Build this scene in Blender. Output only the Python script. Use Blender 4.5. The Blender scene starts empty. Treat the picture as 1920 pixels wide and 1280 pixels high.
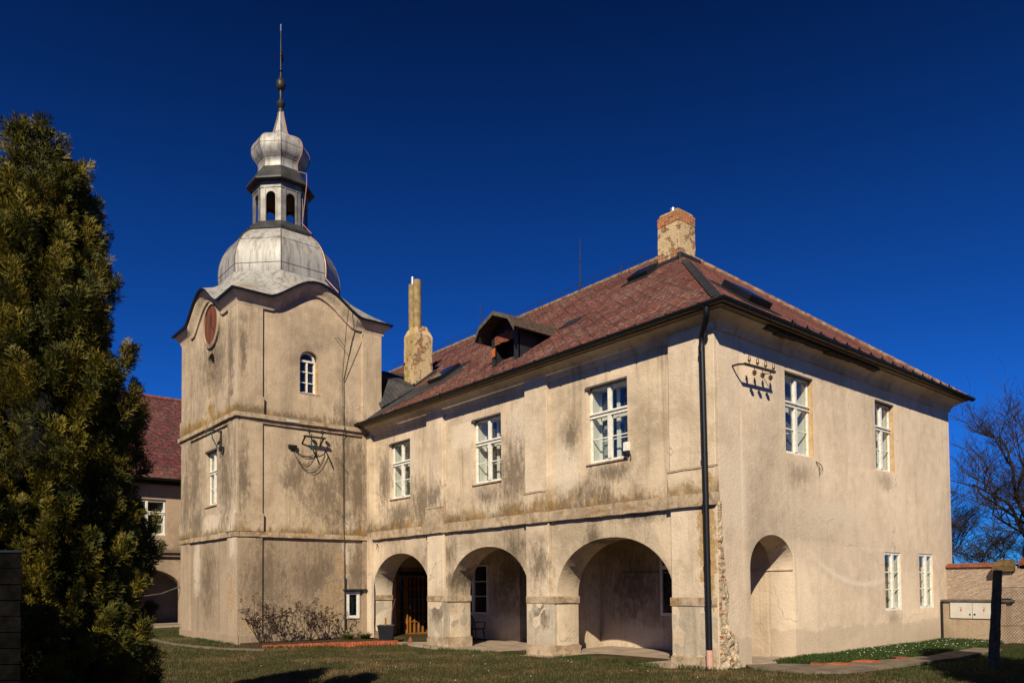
import bpy, bmesh, math, random
import numpy as np
from mathutils import Vector, Matrix, noise as mnoise
R = math.radians
random.seed(7); rng = np.random.default_rng(7)
S = bpy.context.scene
COL = S.collection

# ---------------------------------------------------------------- camera
cam_d = bpy.data.cameras.new('camera'); cam = bpy.data.objects.new('camera', cam_d); COL.objects.link(cam)
cam_d.sensor_width = 36.0; cam_d.lens = 26.649; cam_d.shift_y = 0.2136
cam_d.clip_start = 0.1; cam_d.clip_end = 5000
YAW, PIT, ROLL = 0.8720, 0.0338, 0.0085
_d = Vector((-math.sin(YAW)*math.cos(PIT), math.cos(YAW)*math.cos(PIT), math.sin(PIT)))
_r = Vector((math.cos(YAW), math.sin(YAW), 0)); _u = _r.cross(_d)
_R = math.cos(ROLL)*_r - math.sin(ROLL)*_u; _U = math.sin(ROLL)*_r + math.cos(ROLL)*_u
mw = Matrix(((_R.x, _U.x, -_d.x, 8.7586), (_R.y, _U.y, -_d.y, -12.7013), (_R.z, _U.z, -_d.z, 1.65), (0, 0, 0, 1)))
cam.matrix_world = mw
S.camera = cam

# ---------------------------------------------------------------- sky, sun, exposure
SUN = Vector((0.524, -0.623, 0.580)).normalized()
W = bpy.data.worlds.new('World'); S.world = W; W.use_nodes = True
wt = W.node_tree; wt.nodes.clear()
sky = wt.nodes.new('ShaderNodeTexSky'); sky.sky_type = 'NISHITA'; sky.sun_disc = False
sky.sun_elevation = math.asin(SUN.z); sky.sun_rotation = math.atan2(SUN.x, SUN.y)
sky.altitude = 2500; sky.air_density = 0.9; sky.dust_density = 0.0; sky.ozone_density = 6.0
gam = wt.nodes.new('ShaderNodeGamma'); gam.inputs[1].default_value = 1.12
tint = wt.nodes.new('ShaderNodeMix'); tint.data_type = 'RGBA'; tint.blend_type = 'MULTIPLY'; tint.inputs[0].default_value = 1.0
tint.inputs[7].default_value = (0.052, 0.275, 0.575, 1)
bg = wt.nodes.new('ShaderNodeBackground'); bg.inputs[1].default_value = 0.10
wo = wt.nodes.new('ShaderNodeOutputWorld')
wt.links.new(sky.outputs[0], gam.inputs[0]); wt.links.new(gam.outputs[0], tint.inputs[6])
tc = wt.nodes.new('ShaderNodeTexCoord'); sz = wt.nodes.new('ShaderNodeSeparateXYZ'); wt.links.new(tc.outputs['Generated'], sz.inputs[0])
rp = wt.nodes.new('ShaderNodeValToRGB'); wt.links.new(sz.outputs[2], rp.inputs[0])      # deep polarised sky: darker with height
e_ = rp.color_ramp.elements; e_[0].position = 0.0; e_[0].color = (.72,.72,.72,1); e_[1].position = .62; e_[1].color = (.40,.36,.40,1)
n_ = e_.new(.20); n_.color = (1,1,1,1); n_ = e_.new(.42); n_.color = (.74,.72,.74,1); n_ = e_.new(1.0); n_.color = (.5,.5,.5,1)
grd = wt.nodes.new('ShaderNodeMix'); grd.data_type = 'RGBA'; grd.blend_type = 'MULTIPLY'; grd.inputs[0].default_value = 1.0
wt.links.new(tint.outputs[2], grd.inputs[6]); wt.links.new(rp.outputs[0], grd.inputs[7])
wt.links.new(grd.outputs[2], bg.inputs[0]); wt.links.new(bg.outputs[0], wo.inputs[0])
sl = bpy.data.lights.new('sun', 'SUN'); sl.energy = 4.8; sl.angle = R(0.5); sl.color = (1.0, 0.87, 0.655)
so = bpy.data.objects.new('sun', sl); COL.objects.link(so)
so.rotation_euler = SUN.to_track_quat('Z', 'Y').to_euler(); so.location = SUN*60
S.view_settings.view_transform = 'Standard'; S.view_settings.look = 'None'
S.view_settings.gamma = 1.0; S.view_settings.exposure = 0.50

# ---------------------------------------------------------------- helpers
BASE = {}
def empty(name, loc, label=None, cat=None, group=None):
    o = bpy.data.objects.new(name, None); COL.objects.link(o); o.location = loc; o.empty_display_size = .2
    BASE[o.name] = Vector(loc)
    if label: tag(o, label, cat, group)
    return o
def tag(o, label=None, cat=None, group=None, kind=None):
    if label: o['label'] = label
    if cat: o['category'] = cat
    if group: o['group'] = group
    if kind: o['kind'] = kind
    return o
class MB:
    def __init__(s, M=None): s.v = []; s.f = []; s.M = M
    def add(s, vs, fs):
        n = len(s.v)
        if s.M is not None: vs = [s.M @ Vector(p) for p in vs]
        s.v += [tuple(p) for p in vs]; s.f += [tuple(i+n for i in f) for f in fs]; return s
    def box(s, x0, x1, y0, y1, z0, z1):
        if x0 > x1: x0, x1 = x1, x0
        if y0 > y1: y0, y1 = y1, y0
        if z0 > z1: z0, z1 = z1, z0
        return s.add([(x0,y0,z0),(x1,y0,z0),(x1,y1,z0),(x0,y1,z0),(x0,y0,z1),(x1,y0,z1),(x1,y1,z1),(x0,y1,z1)],
              [(0,3,2,1),(4,5,6,7),(0,1,5,4),(1,2,6,5),(2,3,7,6),(3,0,4,7)])
    def hexa(s, b, t):           # bottom 4 pts, top 4 pts
        return s.add(list(b)+list(t), [(0,3,2,1),(4,5,6,7),(0,1,5,4),(1,2,6,5),(2,3,7,6),(3,0,4,7)])
    def bar(s, p, q, w, h, up=(0,0,1)):
        p, q = Vector(p), Vector(q); d = (q-p).normalized(); up = Vector(up)
        if abs(d.dot(up)) > .98: up = Vector((1,0,0))
        a = d.cross(up).normalized(); b = a.cross(d).normalized(); a *= w/2; b *= h/2
        return s.hexa([p-a-b, p+a-b, p+a+b, p-a+b], [q-a-b, q+a-b, q+a+b, q-a+b])
    def tube(s, pts, r, seg=8, cap=True):
        pts = [Vector(p) for p in pts]; n = len(pts)
        rs = r if hasattr(r, '__len__') else [r]*n
        vs = []; fs = []; up = None
        for i in range(n):
            d = (pts[min(i+1, n-1)]-pts[max(i-1, 0)])
            d = d.normalized() if d.length > 1e-9 else Vector((0,0,1))
            if up is None:
                up = Vector((0,0,1)) if abs(d.z) < .9 else Vector((1,0,0))
            a = d.cross(up)
            a = a.normalized() if a.length > 1e-6 else Vector((1,0,0))
            b = a.cross(d).normalized(); up = b
            for k in range(seg):
                t = 2*math.pi*k/seg; vs.append(pts[i]+a*math.cos(t)*rs[i]+b*math.sin(t)*rs[i])
        for i in range(n-1):
            for k in range(seg):
                k2 = (k+1) % seg; fs.append((i*seg+k, (i+1)*seg+k, (i+1)*seg+k2, i*seg+k2))
        if cap: fs.append(tuple(range(seg))); fs.append(tuple(reversed(range((n-1)*seg, n*seg))))
        return s.add(vs, fs)
    def lathe(s, prof, c=(0,0,0), seg=16, rot=0, close=True):   # prof: (r,z)
        vs = []; fs = []; n = len(prof); c = Vector(c)
        for r, z in prof:
            for k in range(seg):
                t = rot+2*math.pi*k/seg; vs.append(c+Vector((r*math.cos(t), r*math.sin(t), z)))
        for i in range(n-1):
            for k in range(seg):
                k2 = (k+1) % seg; fs.append((i*seg+k, i*seg+k2, (i+1)*seg+k2, (i+1)*seg+k))
        if close: fs.append(tuple(reversed(range(seg)))); fs.append(tuple(range((n-1)*seg, n*seg)))
        return s.add(vs, fs)
    def prism(s, poly, axis, a, b):   # poly 2D; axis the extrusion axis
        def P(u, v, w): return {'x': (w,u,v), 'y': (u,w,v), 'z': (u,v,w)}[axis]
        n = len(poly); vs = [P(u, v, a) for u, v in poly]+[P(u, v, b) for u, v in poly]
        fs = [tuple(range(n)), tuple(reversed(range(n, 2*n)))]
        for i in range(n):
            j = (i+1) % n; fs.append((i, i+n, j+n, j))
        return s.add(vs, fs)
    def panel(s, outer, holes, axis, a, b, bevel=0.0):   # flat slab with holes, between a and b along axis
        cu = bpy.data.curves.new('tmp', 'CURVE'); cu.dimensions = '2D'; cu.fill_mode = 'BOTH'
        for ring in [outer]+list(holes):
            sp = cu.splines.new('POLY'); sp.points.add(len(ring)-1); sp.use_cyclic_u = True
            for i, (u, v) in enumerate(ring): sp.points[i].co = (u, v, 0, 1)
        cu.extrude = abs(b-a)/2-bevel
        if bevel: cu.bevel_depth = bevel; cu.bevel_resolution = 1; cu.offset = -bevel
        o = bpy.data.objects.new('tmp', cu); COL.objects.link(o)
        dg = bpy.context.evaluated_depsgraph_get(); me = o.evaluated_get(dg).to_mesh()
        m = (a+b)/2
        def P(c): return {'x': (m+c.z, c.x, c.y), 'y': (c.x, m+c.z, c.y), 'z': (c.x, c.y, m+c.z)}[axis]
        s.add([P(v.co) for v in me.vertices], [tuple(p.vertices) for p in me.polygons])
        o.evaluated_get(dg).to_mesh_clear(); bpy.data.objects.remove(o); bpy.data.curves.remove(cu)
        return s
    def build(s, name, m, parent=None, smooth=None, bevel=0, fix=True):
        me = bpy.data.meshes.new(name); b = BASE.get(parent.name, Vector()) if parent else Vector()
        vs = [(x-b.x, y-b.y, z-b.z) for x, y, z in s.v] if b.length else s.v
        me.from_pydata(vs, [], s.f); me.update()
        if fix:
            bm = bmesh.new(); bm.from_mesh(me); bmesh.ops.remove_doubles(bm, verts=bm.verts, dist=1e-5)
            bmesh.ops.recalc_face_normals(bm, faces=bm.faces); bm.to_mesh(me); bm.free()
        me.materials.append(m)
        if smooth is not None:
            me.polygons.foreach_set('use_smooth', [True]*len(me.polygons)); me.set_sharp_from_angle(angle=R(smooth))
        o = bpy.data.objects.new(name, me); COL.objects.link(o)
        if parent: o.parent = parent
        BASE[o.name] = b
        if bevel:
            md = o.modifiers.new('bevel', 'BEVEL'); md.width = bevel; md.segments = 2; md.limit_method = 'ANGLE'; md.angle_limit = R(40)
        return o
def copy_tree(o, parent=None):
    c = o.copy(); COL.objects.link(c)
    if parent: c.parent = parent
    for ch in o.children: copy_tree(ch, c)
    return c
def npmesh(name, verts, faces, m, parent=None, smooth=False):   # numpy arrays, faces all same size
    me = bpy.data.meshes.new(name); n, k = faces.shape
    if parent is not None:
        b = BASE.get(parent.name, Vector()); verts = verts-np.array(b)
    me.vertices.add(len(verts)); me.vertices.foreach_set('co', verts.astype(np.float32).ravel())
    me.loops.add(n*k); me.loops.foreach_set('vertex_index', faces.astype(np.int32).ravel())
    me.polygons.add(n); me.polygons.foreach_set('loop_start', np.arange(0, n*k, k, dtype=np.int32))
    me.polygons.foreach_set('loop_total', np.full(n, k, dtype=np.int32))
    me.update(calc_edges=True); me.validate()
    if smooth: me.polygons.foreach_set('use_smooth', [True]*n)
    me.materials.append(m); o = bpy.data.objects.new(name, me); COL.objects.link(o)
    if parent: o.parent = parent
    return o

# ---------------------------------------------------------------- material helpers
def nd(nt, typ, ins=None, **at):
    n = nt.nodes.new('ShaderNode'+typ)
    for k, v in at.items(): setattr(n, k, v)
    for k, v in (ins or {}).items():
        if isinstance(v, bpy.types.NodeSocket): nt.links.new(v, n.inputs[k])
        else:
            if isinstance(v, (tuple, list)) and len(v) == 3 and n.inputs[k].type == 'RGBA': v = (*v, 1)
            n.inputs[k].default_value = v
    return n
def mat(name):
    m = bpy.data.materials.new(name); m.use_nodes = True; nt = m.node_tree; nt.nodes.clear()
    out = nt.nodes.new('ShaderNodeOutputMaterial'); b = nt.nodes.new('ShaderNodeBsdfPrincipled')
    nt.links.new(b.outputs[0], out.inputs[0]); b.inputs['Specular IOR Level'].default_value = .3
    return m, nt, b
def mix(nt, f, a, b, mode='MIX'):
    n = nd(nt, 'Mix', {0: f}, data_type='RGBA', blend_type=mode)
    for i, v in ((6, a), (7, b)):
        if isinstance(v, bpy.types.NodeSocket): nt.links.new(v, n.inputs[i])
        else: n.inputs[i].default_value = (*v[:3], 1)
    return n.outputs[2]
def rng_(nt, v, a, b, c=0.0, d=1.0, smooth=True):
    return nd(nt, 'MapRange', {0: v, 1: a, 2: b, 3: c, 4: d}, interpolation_type='SMOOTHSTEP' if smooth else 'LINEAR').outputs[0]
def math_(nt, op, a, b=0.0):
    return nd(nt, 'Math', {0: a, 1: b}, operation=op).outputs[0]
def pos(nt): return nd(nt, 'NewGeometry').outputs['Position']
def scl(nt, v, s): return nd(nt, 'VectorMath', {0: v, 1: s}, operation='MULTIPLY').outputs[0]
def noi(nt, v, sc, det=5, rough=.55, dist=0.0):
    return nd(nt, 'TexNoise', {'Vector': v, 'Scale': sc, 'Detail': det, 'Roughness': rough, 'Distortion': dist}).outputs[0]
def bump(nt, b, h, st=.3, d=.02, prev=None):
    n = nd(nt, 'Bump', {'Strength': st, 'Distance': d, 'Height': h})
    if prev is not None: nt.links.new(prev, n.inputs['Normal'])
    nt.links.new(n.outputs[0], b.inputs['Normal']); return n.outputs[0]
def simple(name, c, rough=.6, metal=0.0, var=.25, sc=6.0, bmp=0.0, spec=.3, c2=None):
    m, nt, b = mat(name); p = pos(nt)
    n = noi(nt, p, sc, 6)
    k = rng_(nt, n, .3, .7)
    col = mix(nt, k, c2 if c2 else tuple(x*(1-var) for x in c), c)
    nt.links.new(col, b.inputs['Base Color']); b.inputs['Roughness'].default_value = rough; b.inputs['Metallic'].default_value = metal
    b.inputs['Specular IOR Level'].default_value = spec
    if bmp: bump(nt, b, noi(nt, p, sc*5, 4), bmp, .01)
    return m
def patches(nt, p, plane, lst):
    cur = None
    for a, z, ra, rz in lst:
        inv = (1/ra, 0, 1/rz) if plane == 'y' else (0, 1/ra, 1/rz)
        off = (-a/ra, 0, -z/rz) if plane == 'y' else (0, -a/ra, -z/rz)
        v = nd(nt, 'VectorMath', {0: p, 1: inv, 2: off}, operation='MULTIPLY_ADD').outputs[0]
        l = nd(nt, 'VectorMath', {0: v}, operation='LENGTH').outputs['Value']
        cur = l if cur is None else math_(nt, 'MINIMUM', cur, l)
    return cur
def stucco(name, c, c2, plane, grime=(), pale=(), ochre=(), yellow=(), streak=.5, speck=.5, dirt=(.135,.103,.072), palec=(.60,.51,.40), low=None, gk=.88, bst=.35, arc=None, oc=((.30,.195,.085),(.45,.30,.145)), ok=.95, bands=(), tone=None, grain=.30):
    m, nt, b = mat(name); p = pos(nt)
    n1 = noi(nt, p, .55, 8, .6, .4); n2 = noi(nt, p, 3.2, 7, .65, .3); n3 = noi(nt, p, 16, 5, .6)
    col = mix(nt, rng_(nt, n1, .36, .64), c2, c)
    col = mix(nt, rng_(nt, n2, .42, .72, 0, .45), col, tuple(min(1, x*1.22) for x in c))
    col = mix(nt, rng_(nt, n2, .25, .45, .35, 0), col, tuple(x*.62 for x in c2))
    zt_ = nd(nt, 'SeparateXYZ', {0: p}).outputs[2]
    if tone:                 # lower storey plastered in a browner mix
        k = rng_(nt, math_(nt, 'ADD', zt_, math_(nt, 'MULTIPLY', math_(nt, 'SUBTRACT', n1, .5), 1.2)), tone[0]+.12, tone[0]-.12, 0, tone[2]); col = mix(nt, k, col, tone[1])
    st = noi(nt, scl(nt, p, (2.6, 2.6, .16)), 1.6, 7, .68)          # vertical rain streaks
    col = mix(nt, rng_(nt, st, .50, .74, 0, streak), col, dirt)
    st2 = noi(nt, scl(nt, p, (5, 5, .3)), 1.9, 5, .6)
    col = mix(nt, rng_(nt, st2, .56, .75, 0, streak*.6), col, palec)
    big = noi(nt, p, 1.3, 10, .78, .7); wob = math_(nt, 'MULTIPLY', math_(nt, 'SUBTRACT', big, .5), 2.6)
    fine = noi(nt, scl(nt, p, (9, 9, 3.0)), 1.0, 9, .85)
    if pale:
        k = rng_(nt, math_(nt, 'ADD', patches(nt, p, plane, pale), wob), 1.2, .55, 0, .75); col = mix(nt, k, col, palec)
    if grime:
        d = math_(nt, 'ADD', patches(nt, p, plane, grime), wob)
        d = math_(nt, 'ADD', d, math_(nt, 'MULTIPLY', math_(nt, 'SUBTRACT', fine, .5), 5.0))
        k = rng_(nt, d, 1.5, .0, 0, gk); col = mix(nt, k, col, dirt)
    zz_ = nd(nt, 'SeparateXYZ', {0: p}).outputs[2]
    for z0, hh in bands:     # dirt and moss that collects on the wall just above a ledge
        t_ = math_(nt, 'ADD', math_(nt, 'DIVIDE', math_(nt, 'SUBTRACT', zz_, z0), hh), math_(nt, 'MULTIPLY', math_(nt, 'SUBTRACT', fine, .5), 3.2))
        t_ = math_(nt, 'ADD', t_, math_(nt, 'MULTIPLY', math_(nt, 'SUBTRACT', n1, .5), 3.5))
        k = math_(nt, 'MULTIPLY', rng_(nt, t_, 1.0, 0.0), math_(nt, 'GREATER_THAN', zz_, z0-.02)); col = mix(nt, math_(nt, 'MULTIPLY', k, .85), col, mix(nt, rng_(nt, big, .44, .56), (.12,.088,.055), (.22,.125,.03)))
    gr = noi(nt, p, 38, 3, .7); col = mix(nt, rng_(nt, gr, .55, .75, 0, grain), col, (.10,.08,.06)); col = mix(nt, rng_(nt, gr, .42, .28, 0, grain*.7), col, palec)
    h = n3
    if ochre:
        d = math_(nt, 'ADD', patches(nt, p, plane, ochre), math_(nt, 'ADD', math_(nt, 'MULTIPLY', wob, 1.3), math_(nt, 'MULTIPLY', math_(nt, 'SUBTRACT', fine, .5), 2.2)))
        k = rng_(nt, d, 1.0, .94); occ = mix(nt, rng_(nt, noi(nt, p, 9, 7, .75), .35, .65), oc[0], oc[1]); edge = math_(nt, 'MULTIPLY', rng_(nt, d, 1.12, 1.0), math_(nt, 'SUBTRACT', 1.0, k)); col = mix(nt, math_(nt, 'MULTIPLY', k, ok), col, occ); col = mix(nt, math_(nt, 'MULTIPLY', edge, .5), col, (.62,.55,.46))
        h = math_(nt, 'SUBTRACT', math_(nt, 'ADD', n3, math_(nt, 'MULTIPLY', math_(nt, 'MULTIPLY', noi(nt, p, 24, 3), k), 1.3)), math_(nt, 'MULTIPLY', k, 1.6))
    if yellow:
        d = math_(nt, 'ADD', patches(nt, p, plane, yellow), math_(nt, 'MULTIPLY', wob, 1.1))
        d = math_(nt, 'ADD', d, math_(nt, 'MULTIPLY', math_(nt, 'SUBTRACT', fine, .5), 6.5)); col = mix(nt, rng_(nt, d, 1.3, -.1, 0, .9), col, (.22,.125,.02))
    if low is not None:      # rendered plinth band with a ragged upper edge
        z = nd(nt, 'SeparateXYZ', {0: p}).outputs[2]
        d = math_(nt, 'ADD', z, math_(nt, 'MULTIPLY', wob, low*.42))
        col = mix(nt, rng_(nt, d, low*1.04, low*.96, 0, .6), col, tuple(x*.8 for x in c2))
    if arc:      # scraped arc left by a swinging shutter
        v = nd(nt, 'VectorMath', {0: p, 1: (0, arc[0], arc[1])}, operation='SUBTRACT').outputs[0]; v = nd(nt, 'VectorMath', {0: v, 1: (0,1,1)}, operation='MULTIPLY').outputs[0]
        dd = math_(nt, 'ABSOLUTE', math_(nt, 'SUBTRACT', nd(nt, 'VectorMath', {0: v}, operation='LENGTH').outputs['Value'], arc[2]))
        sx_ = nd(nt, 'SeparateXYZ', {0: p}); gate = math_(nt, 'MULTIPLY', rng_(nt, sx_.outputs[1], 2.9, 4.4), rng_(nt, sx_.outputs[1], 7.25, 7.1))
        gate = math_(nt, 'MULTIPLY', gate, rng_(nt, sx_.outputs[2], 2.7, 2.5)); k = math_(nt, 'MULTIPLY', math_(nt, 'MULTIPLY', rng_(nt, dd, .10, .015), gate), rng_(nt, fine, .3, .6, .3, .75)); col = mix(nt, k, col, (.68,.60,.50))
    # hairline cracks and pale lichen specks
    vo = nd(nt, 'TexVoronoi', {'Vector': nd(nt, 'VectorMath', {0: p, 1: scl(nt, nd(nt, 'TexNoise', {'Vector': p, 'Scale': 2.0, 'Detail': 4}).outputs[1], (.5,.5,.5))}, operation='ADD').outputs[0], 'Scale': .8}, feature='DISTANCE_TO_EDGE').outputs[0]
    crk = math_(nt, 'MULTIPLY', rng_(nt, vo, .008, .002), rng_(nt, n1, .56, .62))
    col = mix(nt, math_(nt, 'MULTIPLY', crk, .6), col, tuple(x*.4 for x in c2))
    sp = nd(nt, 'TexVoronoi', {'Vector': p, 'Scale': 11.0}).outputs[0]
    k = math_(nt, 'MULTIPLY', rng_(nt, sp, .20, .10), rng_(nt, big, .5, .62)); col = mix(nt, math_(nt, 'MULTIPLY', k, speck), col, (.62,.56,.46))
    nt.links.new(col, b.inputs['Base Color']); b.inputs['Roughness'].default_value = .92; b.inputs['Specular IOR Level'].default_value = .15
    pr = bump(nt, b, n2, bst, .04)
    bump(nt, b, h, .5, .02, pr)
    return m
# ---------------------------------------------------------------- materials
GRF = [(-11.8,4.0,.9,.35),(-7.4,4.1,.5,.3),(-2.9,4.2,.6,.25),(-10.48,4.15,1.26,.89),(-12.01,3.86,.69,.51),(-6.22,4.54,.79,1.04),(-9.23,3.42,1.52,.28),(-4.13,5.25,.25,.45),(-3.49,3.78,.53,.37),(-6.25,2.59,.59,.48),(-3.44,2.78,.24,.39),(-12.51,3.37,1.43,.26),(-1.87,3.21,.71,.23),(-8.98,1.79,.51,.38),(-12.83,5.05,.4,1.05),(-5.13,1.88,.31,.79),(-9.6,2.7,.8,.7)]
PAF = [(-8.37,5.88,.64,.51),(-5.99,5.76,.46,.76),(-7.54,3.74,.47,.58),(-4.33,4.44,.45,.77),(-5.27,5.64,.35,1.48),(-.71,5.09,.39,1.31),(-11.53,5.67,.91,1.01),(-13.55,.77,.35,1.06),(-5.33,1.0,.5,.8),(-9.6,.7,.5,.6),(-.7,.7,.5,.55)]
OCF = [(-.22,2.55,.2,1.01),(-.2,1.81,.14,.63),(-3.29,3.27,.2,.1),(-.17,3.72,.12,.15)]
M_fac = stucco('facade_stucco', (.57,.46,.335), (.385,.305,.215), 'y', GRF, PAF, OCF, streak=.55, speck=.6, bands=((3.47,.42),))
M_gab = stucco('gable_stucco', (.61,.50,.385), (.52,.42,.315), 'x',
   [(3.1,4.1,.6,.3),(7.34,4.3,.5,.25),(7.7,.72,.45,.2),(4.5,6.86,3.6,.12),(2.3,6.9,1.4,.1)],
   [(1.66,.91,.63,.67),(.6,3.6,.5,1.1),(2.27,.32,.48,.23),(4.49,3.32,1.61,.25)], streak=.22, speck=.12, low=.62, gk=.5, bst=.10, grain=.12, arc=(6.095,6.805,5.177))
M_twr = stucco('tower_side_stucco', (.47,.37,.26), (.34,.26,.18), 'x',
   [(-1.5,4.55,.95,1.15),(-.93,5.4,.55,2.4),(-.40,5.0,.42,2.1),(-.5,2.2,.4,1.1),(-.83,7.04,.9,.25),(-2.51,5.21,.54,.68),(-4.29,4.89,.23,1.12),(-1.78,2.01,.94,1.02),(-3.6,1.69,.7,1.6),(-1.97,6.81,.75,.14),(-4.3,8.9,.12,1.0)],
   [(-.78,4.13,.12,2.29),(-.85,2.72,.2,1.4),(-.64,3.25,.15,1.06)],
   [(-1.32,1.24,.5,.78),(-4.03,.56,.36,.29),(-1.03,2.36,.23,.52)], streak=.45, speck=.5, bands=((3.36,.30),(6.95,.25)), tone=(3.25,(.27,.20,.14),.75), oc=((.29,.205,.12),(.42,.31,.195)), ok=.85)
M_twl = stucco('tower_front_stucco', (.46,.365,.265), (.31,.245,.175), 'y',
   [(-17.83,5.33,.66,1.82),(-14.76,4.99,.73,1.82),(-17.53,3.86,.76,.54),(-18.56,4.67,.45,1.6),(-16.43,2.05,.71,1.21),(-16.02,8.94,1.2,1.05),(-14.3,8.6,.3,1.5)],
   [(-16.2,3.77,.99,.31),(-17.5,2.42,.43,1.07),(-14.06,3.3,.35,.96),(-14.98,4.02,.65,.5)],
   [(-14.22,1.5,.42,.75)],
   [(-16.2,7.32,.4,.38),(-17.04,7.15,1.83,.18),(-14.79,7.1,.91,.12)], streak=.65, speck=.5, bands=((3.36,.30),(6.95,.32)), tone=(3.25,(.31,.235,.165),.65), oc=((.29,.205,.12),(.42,.31,.195)), ok=.85)
M_por = stucco('porch_stucco', (.52,.41,.295), (.35,.275,.195), 'y', [(-10,2,1,1),(-4.5,1.6,1,.8)], [(-10.3,.4,.9,.4),(-4.4,.35,1.2,.35)], streak=.6, speck=.5)
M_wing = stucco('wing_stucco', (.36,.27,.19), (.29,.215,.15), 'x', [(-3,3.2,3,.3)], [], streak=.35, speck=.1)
M_pil = stucco('pilaster_stucco', (.59,.485,.365), (.44,.35,.255), 'y', [(-9.8,4.3,.5,.5),(-5.2,2.2,.4,.6),(-.6,3.5,.5,.2)], [], OCF, streak=.4, speck=.5, grain=.22)
M_trim = None
def trim_mat():
    m, nt, b = mat('weathered_trim'); p = pos(nt)
    n = noi(nt, p, 3.5, 8, .65); f = noi(nt, p, 14, 6, .7)
    col = mix(nt, rng_(nt, n, .38, .62), (.30,.23,.16), (.44,.345,.24))
    col = mix(nt, rng_(nt, noi(nt, scl(nt, p, (5, 5, 2)), 1.0, 9, .82), .52, .62, 0, .6), col, (.085,.064,.042))
    nz = nd(nt, 'SeparateXYZ', {0: nd(nt, 'NewGeometry').outputs['Normal']}).outputs[2]
    big = noi(nt, p, 1.3, 6, .7)
    k = math_(nt, 'MULTIPLY', rng_(nt, nz, .2, .7), rng_(nt, big, .35, .55))
    col = mix(nt, math_(nt, 'MULTIPLY', k, .8), col, (.16,.095,.025))
    k2 = math_(nt, 'MULTIPLY', rng_(nt, noi(nt, scl(nt, p, (1, 1, 2.5)), 1.3, 9, .8), .50, .62), .8); col = mix(nt, k2, col, (.21,.115,.028))
    nt.links.new(col, b.inputs['Base Color']); b.inputs['Roughness'].default_value = .95
    bump(nt, b, f, .6, .02); return m
M_trim = trim_mat()
M_pier = stucco('pier_plaster', (.45,.385,.30), (.33,.275,.21), 'y', [(-9.7,.9,.4,.3),(-5.2,.9,.35,.3)], [], streak=.5, speck=.6, palec=(.60,.54,.45))
def masonry_mat():
    m, nt, b = mat('exposed_masonry'); p = pos(nt)
    n = noi(nt, p, 7, 9, .72, .6); f = noi(nt, p, 22, 6, .7); lump = nd(nt, 'TexVoronoi', {'Vector': p, 'Scale': 9.0}).outputs[0]
    col = mix(nt, rng_(nt, n, .38, .62), (.36,.28,.185), (.68,.56,.40))
    br = nd(nt, 'TexBrick', {'Vector': nd(nt, 'CombineXYZ', {0: math_(nt, 'ADD', nd(nt, 'SeparateXYZ', {0: p}).outputs[1], 3.0), 1: nd(nt, 'SeparateXYZ', {0: p}).outputs[2], 2: 0.0}).outputs[0], 'Scale': 1.0, 'Mortar Size': .018, 'Brick Width': .24, 'Row Height': .11}).outputs['Fac']
    sep = nd(nt, 'SeparateXYZ', {0: p})
    ed = rng_(nt, math_(nt, 'ADD', sep.outputs[1], math_(nt, 'MULTIPLY', math_(nt, 'SUBTRACT', n, .5), .5)), .16, .10)
    gate = rng_(nt, noi(nt, scl(nt, p, (1, .6, 3.2)), 2.4, 4, .7), .50, .56)
    k = math_(nt, 'MULTIPLY', math_(nt, 'MULTIPLY', ed, gate), math_(nt, 'SUBTRACT', 1.0, br))
    bc = mix(nt, f, (.22,.06,.025), (.42,.13,.05)); col = mix(nt, k, col, bc)
    gate2 = math_(nt, 'MULTIPLY', rng_(nt, noi(nt, p, 4.5, 3), .63, .67), .8); col = mix(nt, gate2, col, (.25,.085,.045))
    col = mix(nt, math_(nt, 'MULTIPLY', rng_(nt, f, .36, .28), .8), col, (.07,.055,.045))
    nt.links.new(col, b.inputs['Base Color']); b.inputs['Roughness'].default_value = .95
    pr = bump(nt, b, n, 1.0, .08); bump(nt, b, f, .9, .03, pr); return m
M_mas = masonry_mat()
def chimney_mat(name, plast=.5, moss=0.0, red=(.40,.12,.04)):
    m, nt, b = mat(name); p = pos(nt); sp = nd(nt, 'SeparateXYZ', {0: p})
    uv = nd(nt, 'CombineXYZ', {0: math_(nt, 'ADD', sp.outputs[0], sp.outputs[1]), 1: sp.outputs[2], 2: 0.0}).outputs[0]
    bt = nd(nt, 'TexBrick', {'Vector': uv, 'Scale': 1.0, 'Mortar Size': .012, 'Brick Width': .26, 'Row Height': .085, 'Color1': red, 'Color2': tuple(x*.45 for x in red), 'Mortar': (.36,.29,.2)})
    n = noi(nt, p, 2.6, 9, .7, .5); f = noi(nt, p, 15, 6, .7)
    z = sp.outputs[2]
    pl = mix(nt, f, (.42,.31,.18), (.60,.46,.27))
    k = rng_(nt, n, plast-.03, plast+.03); col = mix(nt, k, bt.outputs[0], pl)
    if moss: col = mix(nt, math_(nt, 'MULTIPLY', math_(nt, 'MULTIPLY', rng_(nt, noi(nt, scl(nt, p, (2, 2, .5)), 1.3, 6), .42, .6), rng_(nt, nd(nt, 'SeparateXYZ', {0: nd(nt, 'NewGeometry').outputs['True Normal']}).outputs[1], -.1, -.6)), moss), col, (.30,.20,.04))
    col = mix(nt, rng_(nt, noi(nt, p, 6, 7, .75), .6, .7, 0, .7), col, (.10,.07,.05))
    nt.links.new(col, b.inputs['Base Color']); b.inputs['Roughness'].default_value = .95
    h = math_(nt, 'ADD', math_(nt, 'MULTIPLY', k, .5), math_(nt, 'MULTIPLY', math_(nt, 'SUBTRACT', 1.0, bt.outputs['Fac']), .9))
    pr = bump(nt, b, h, .9, .05); bump(nt, b, f, .7, .03, pr); return m
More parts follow.
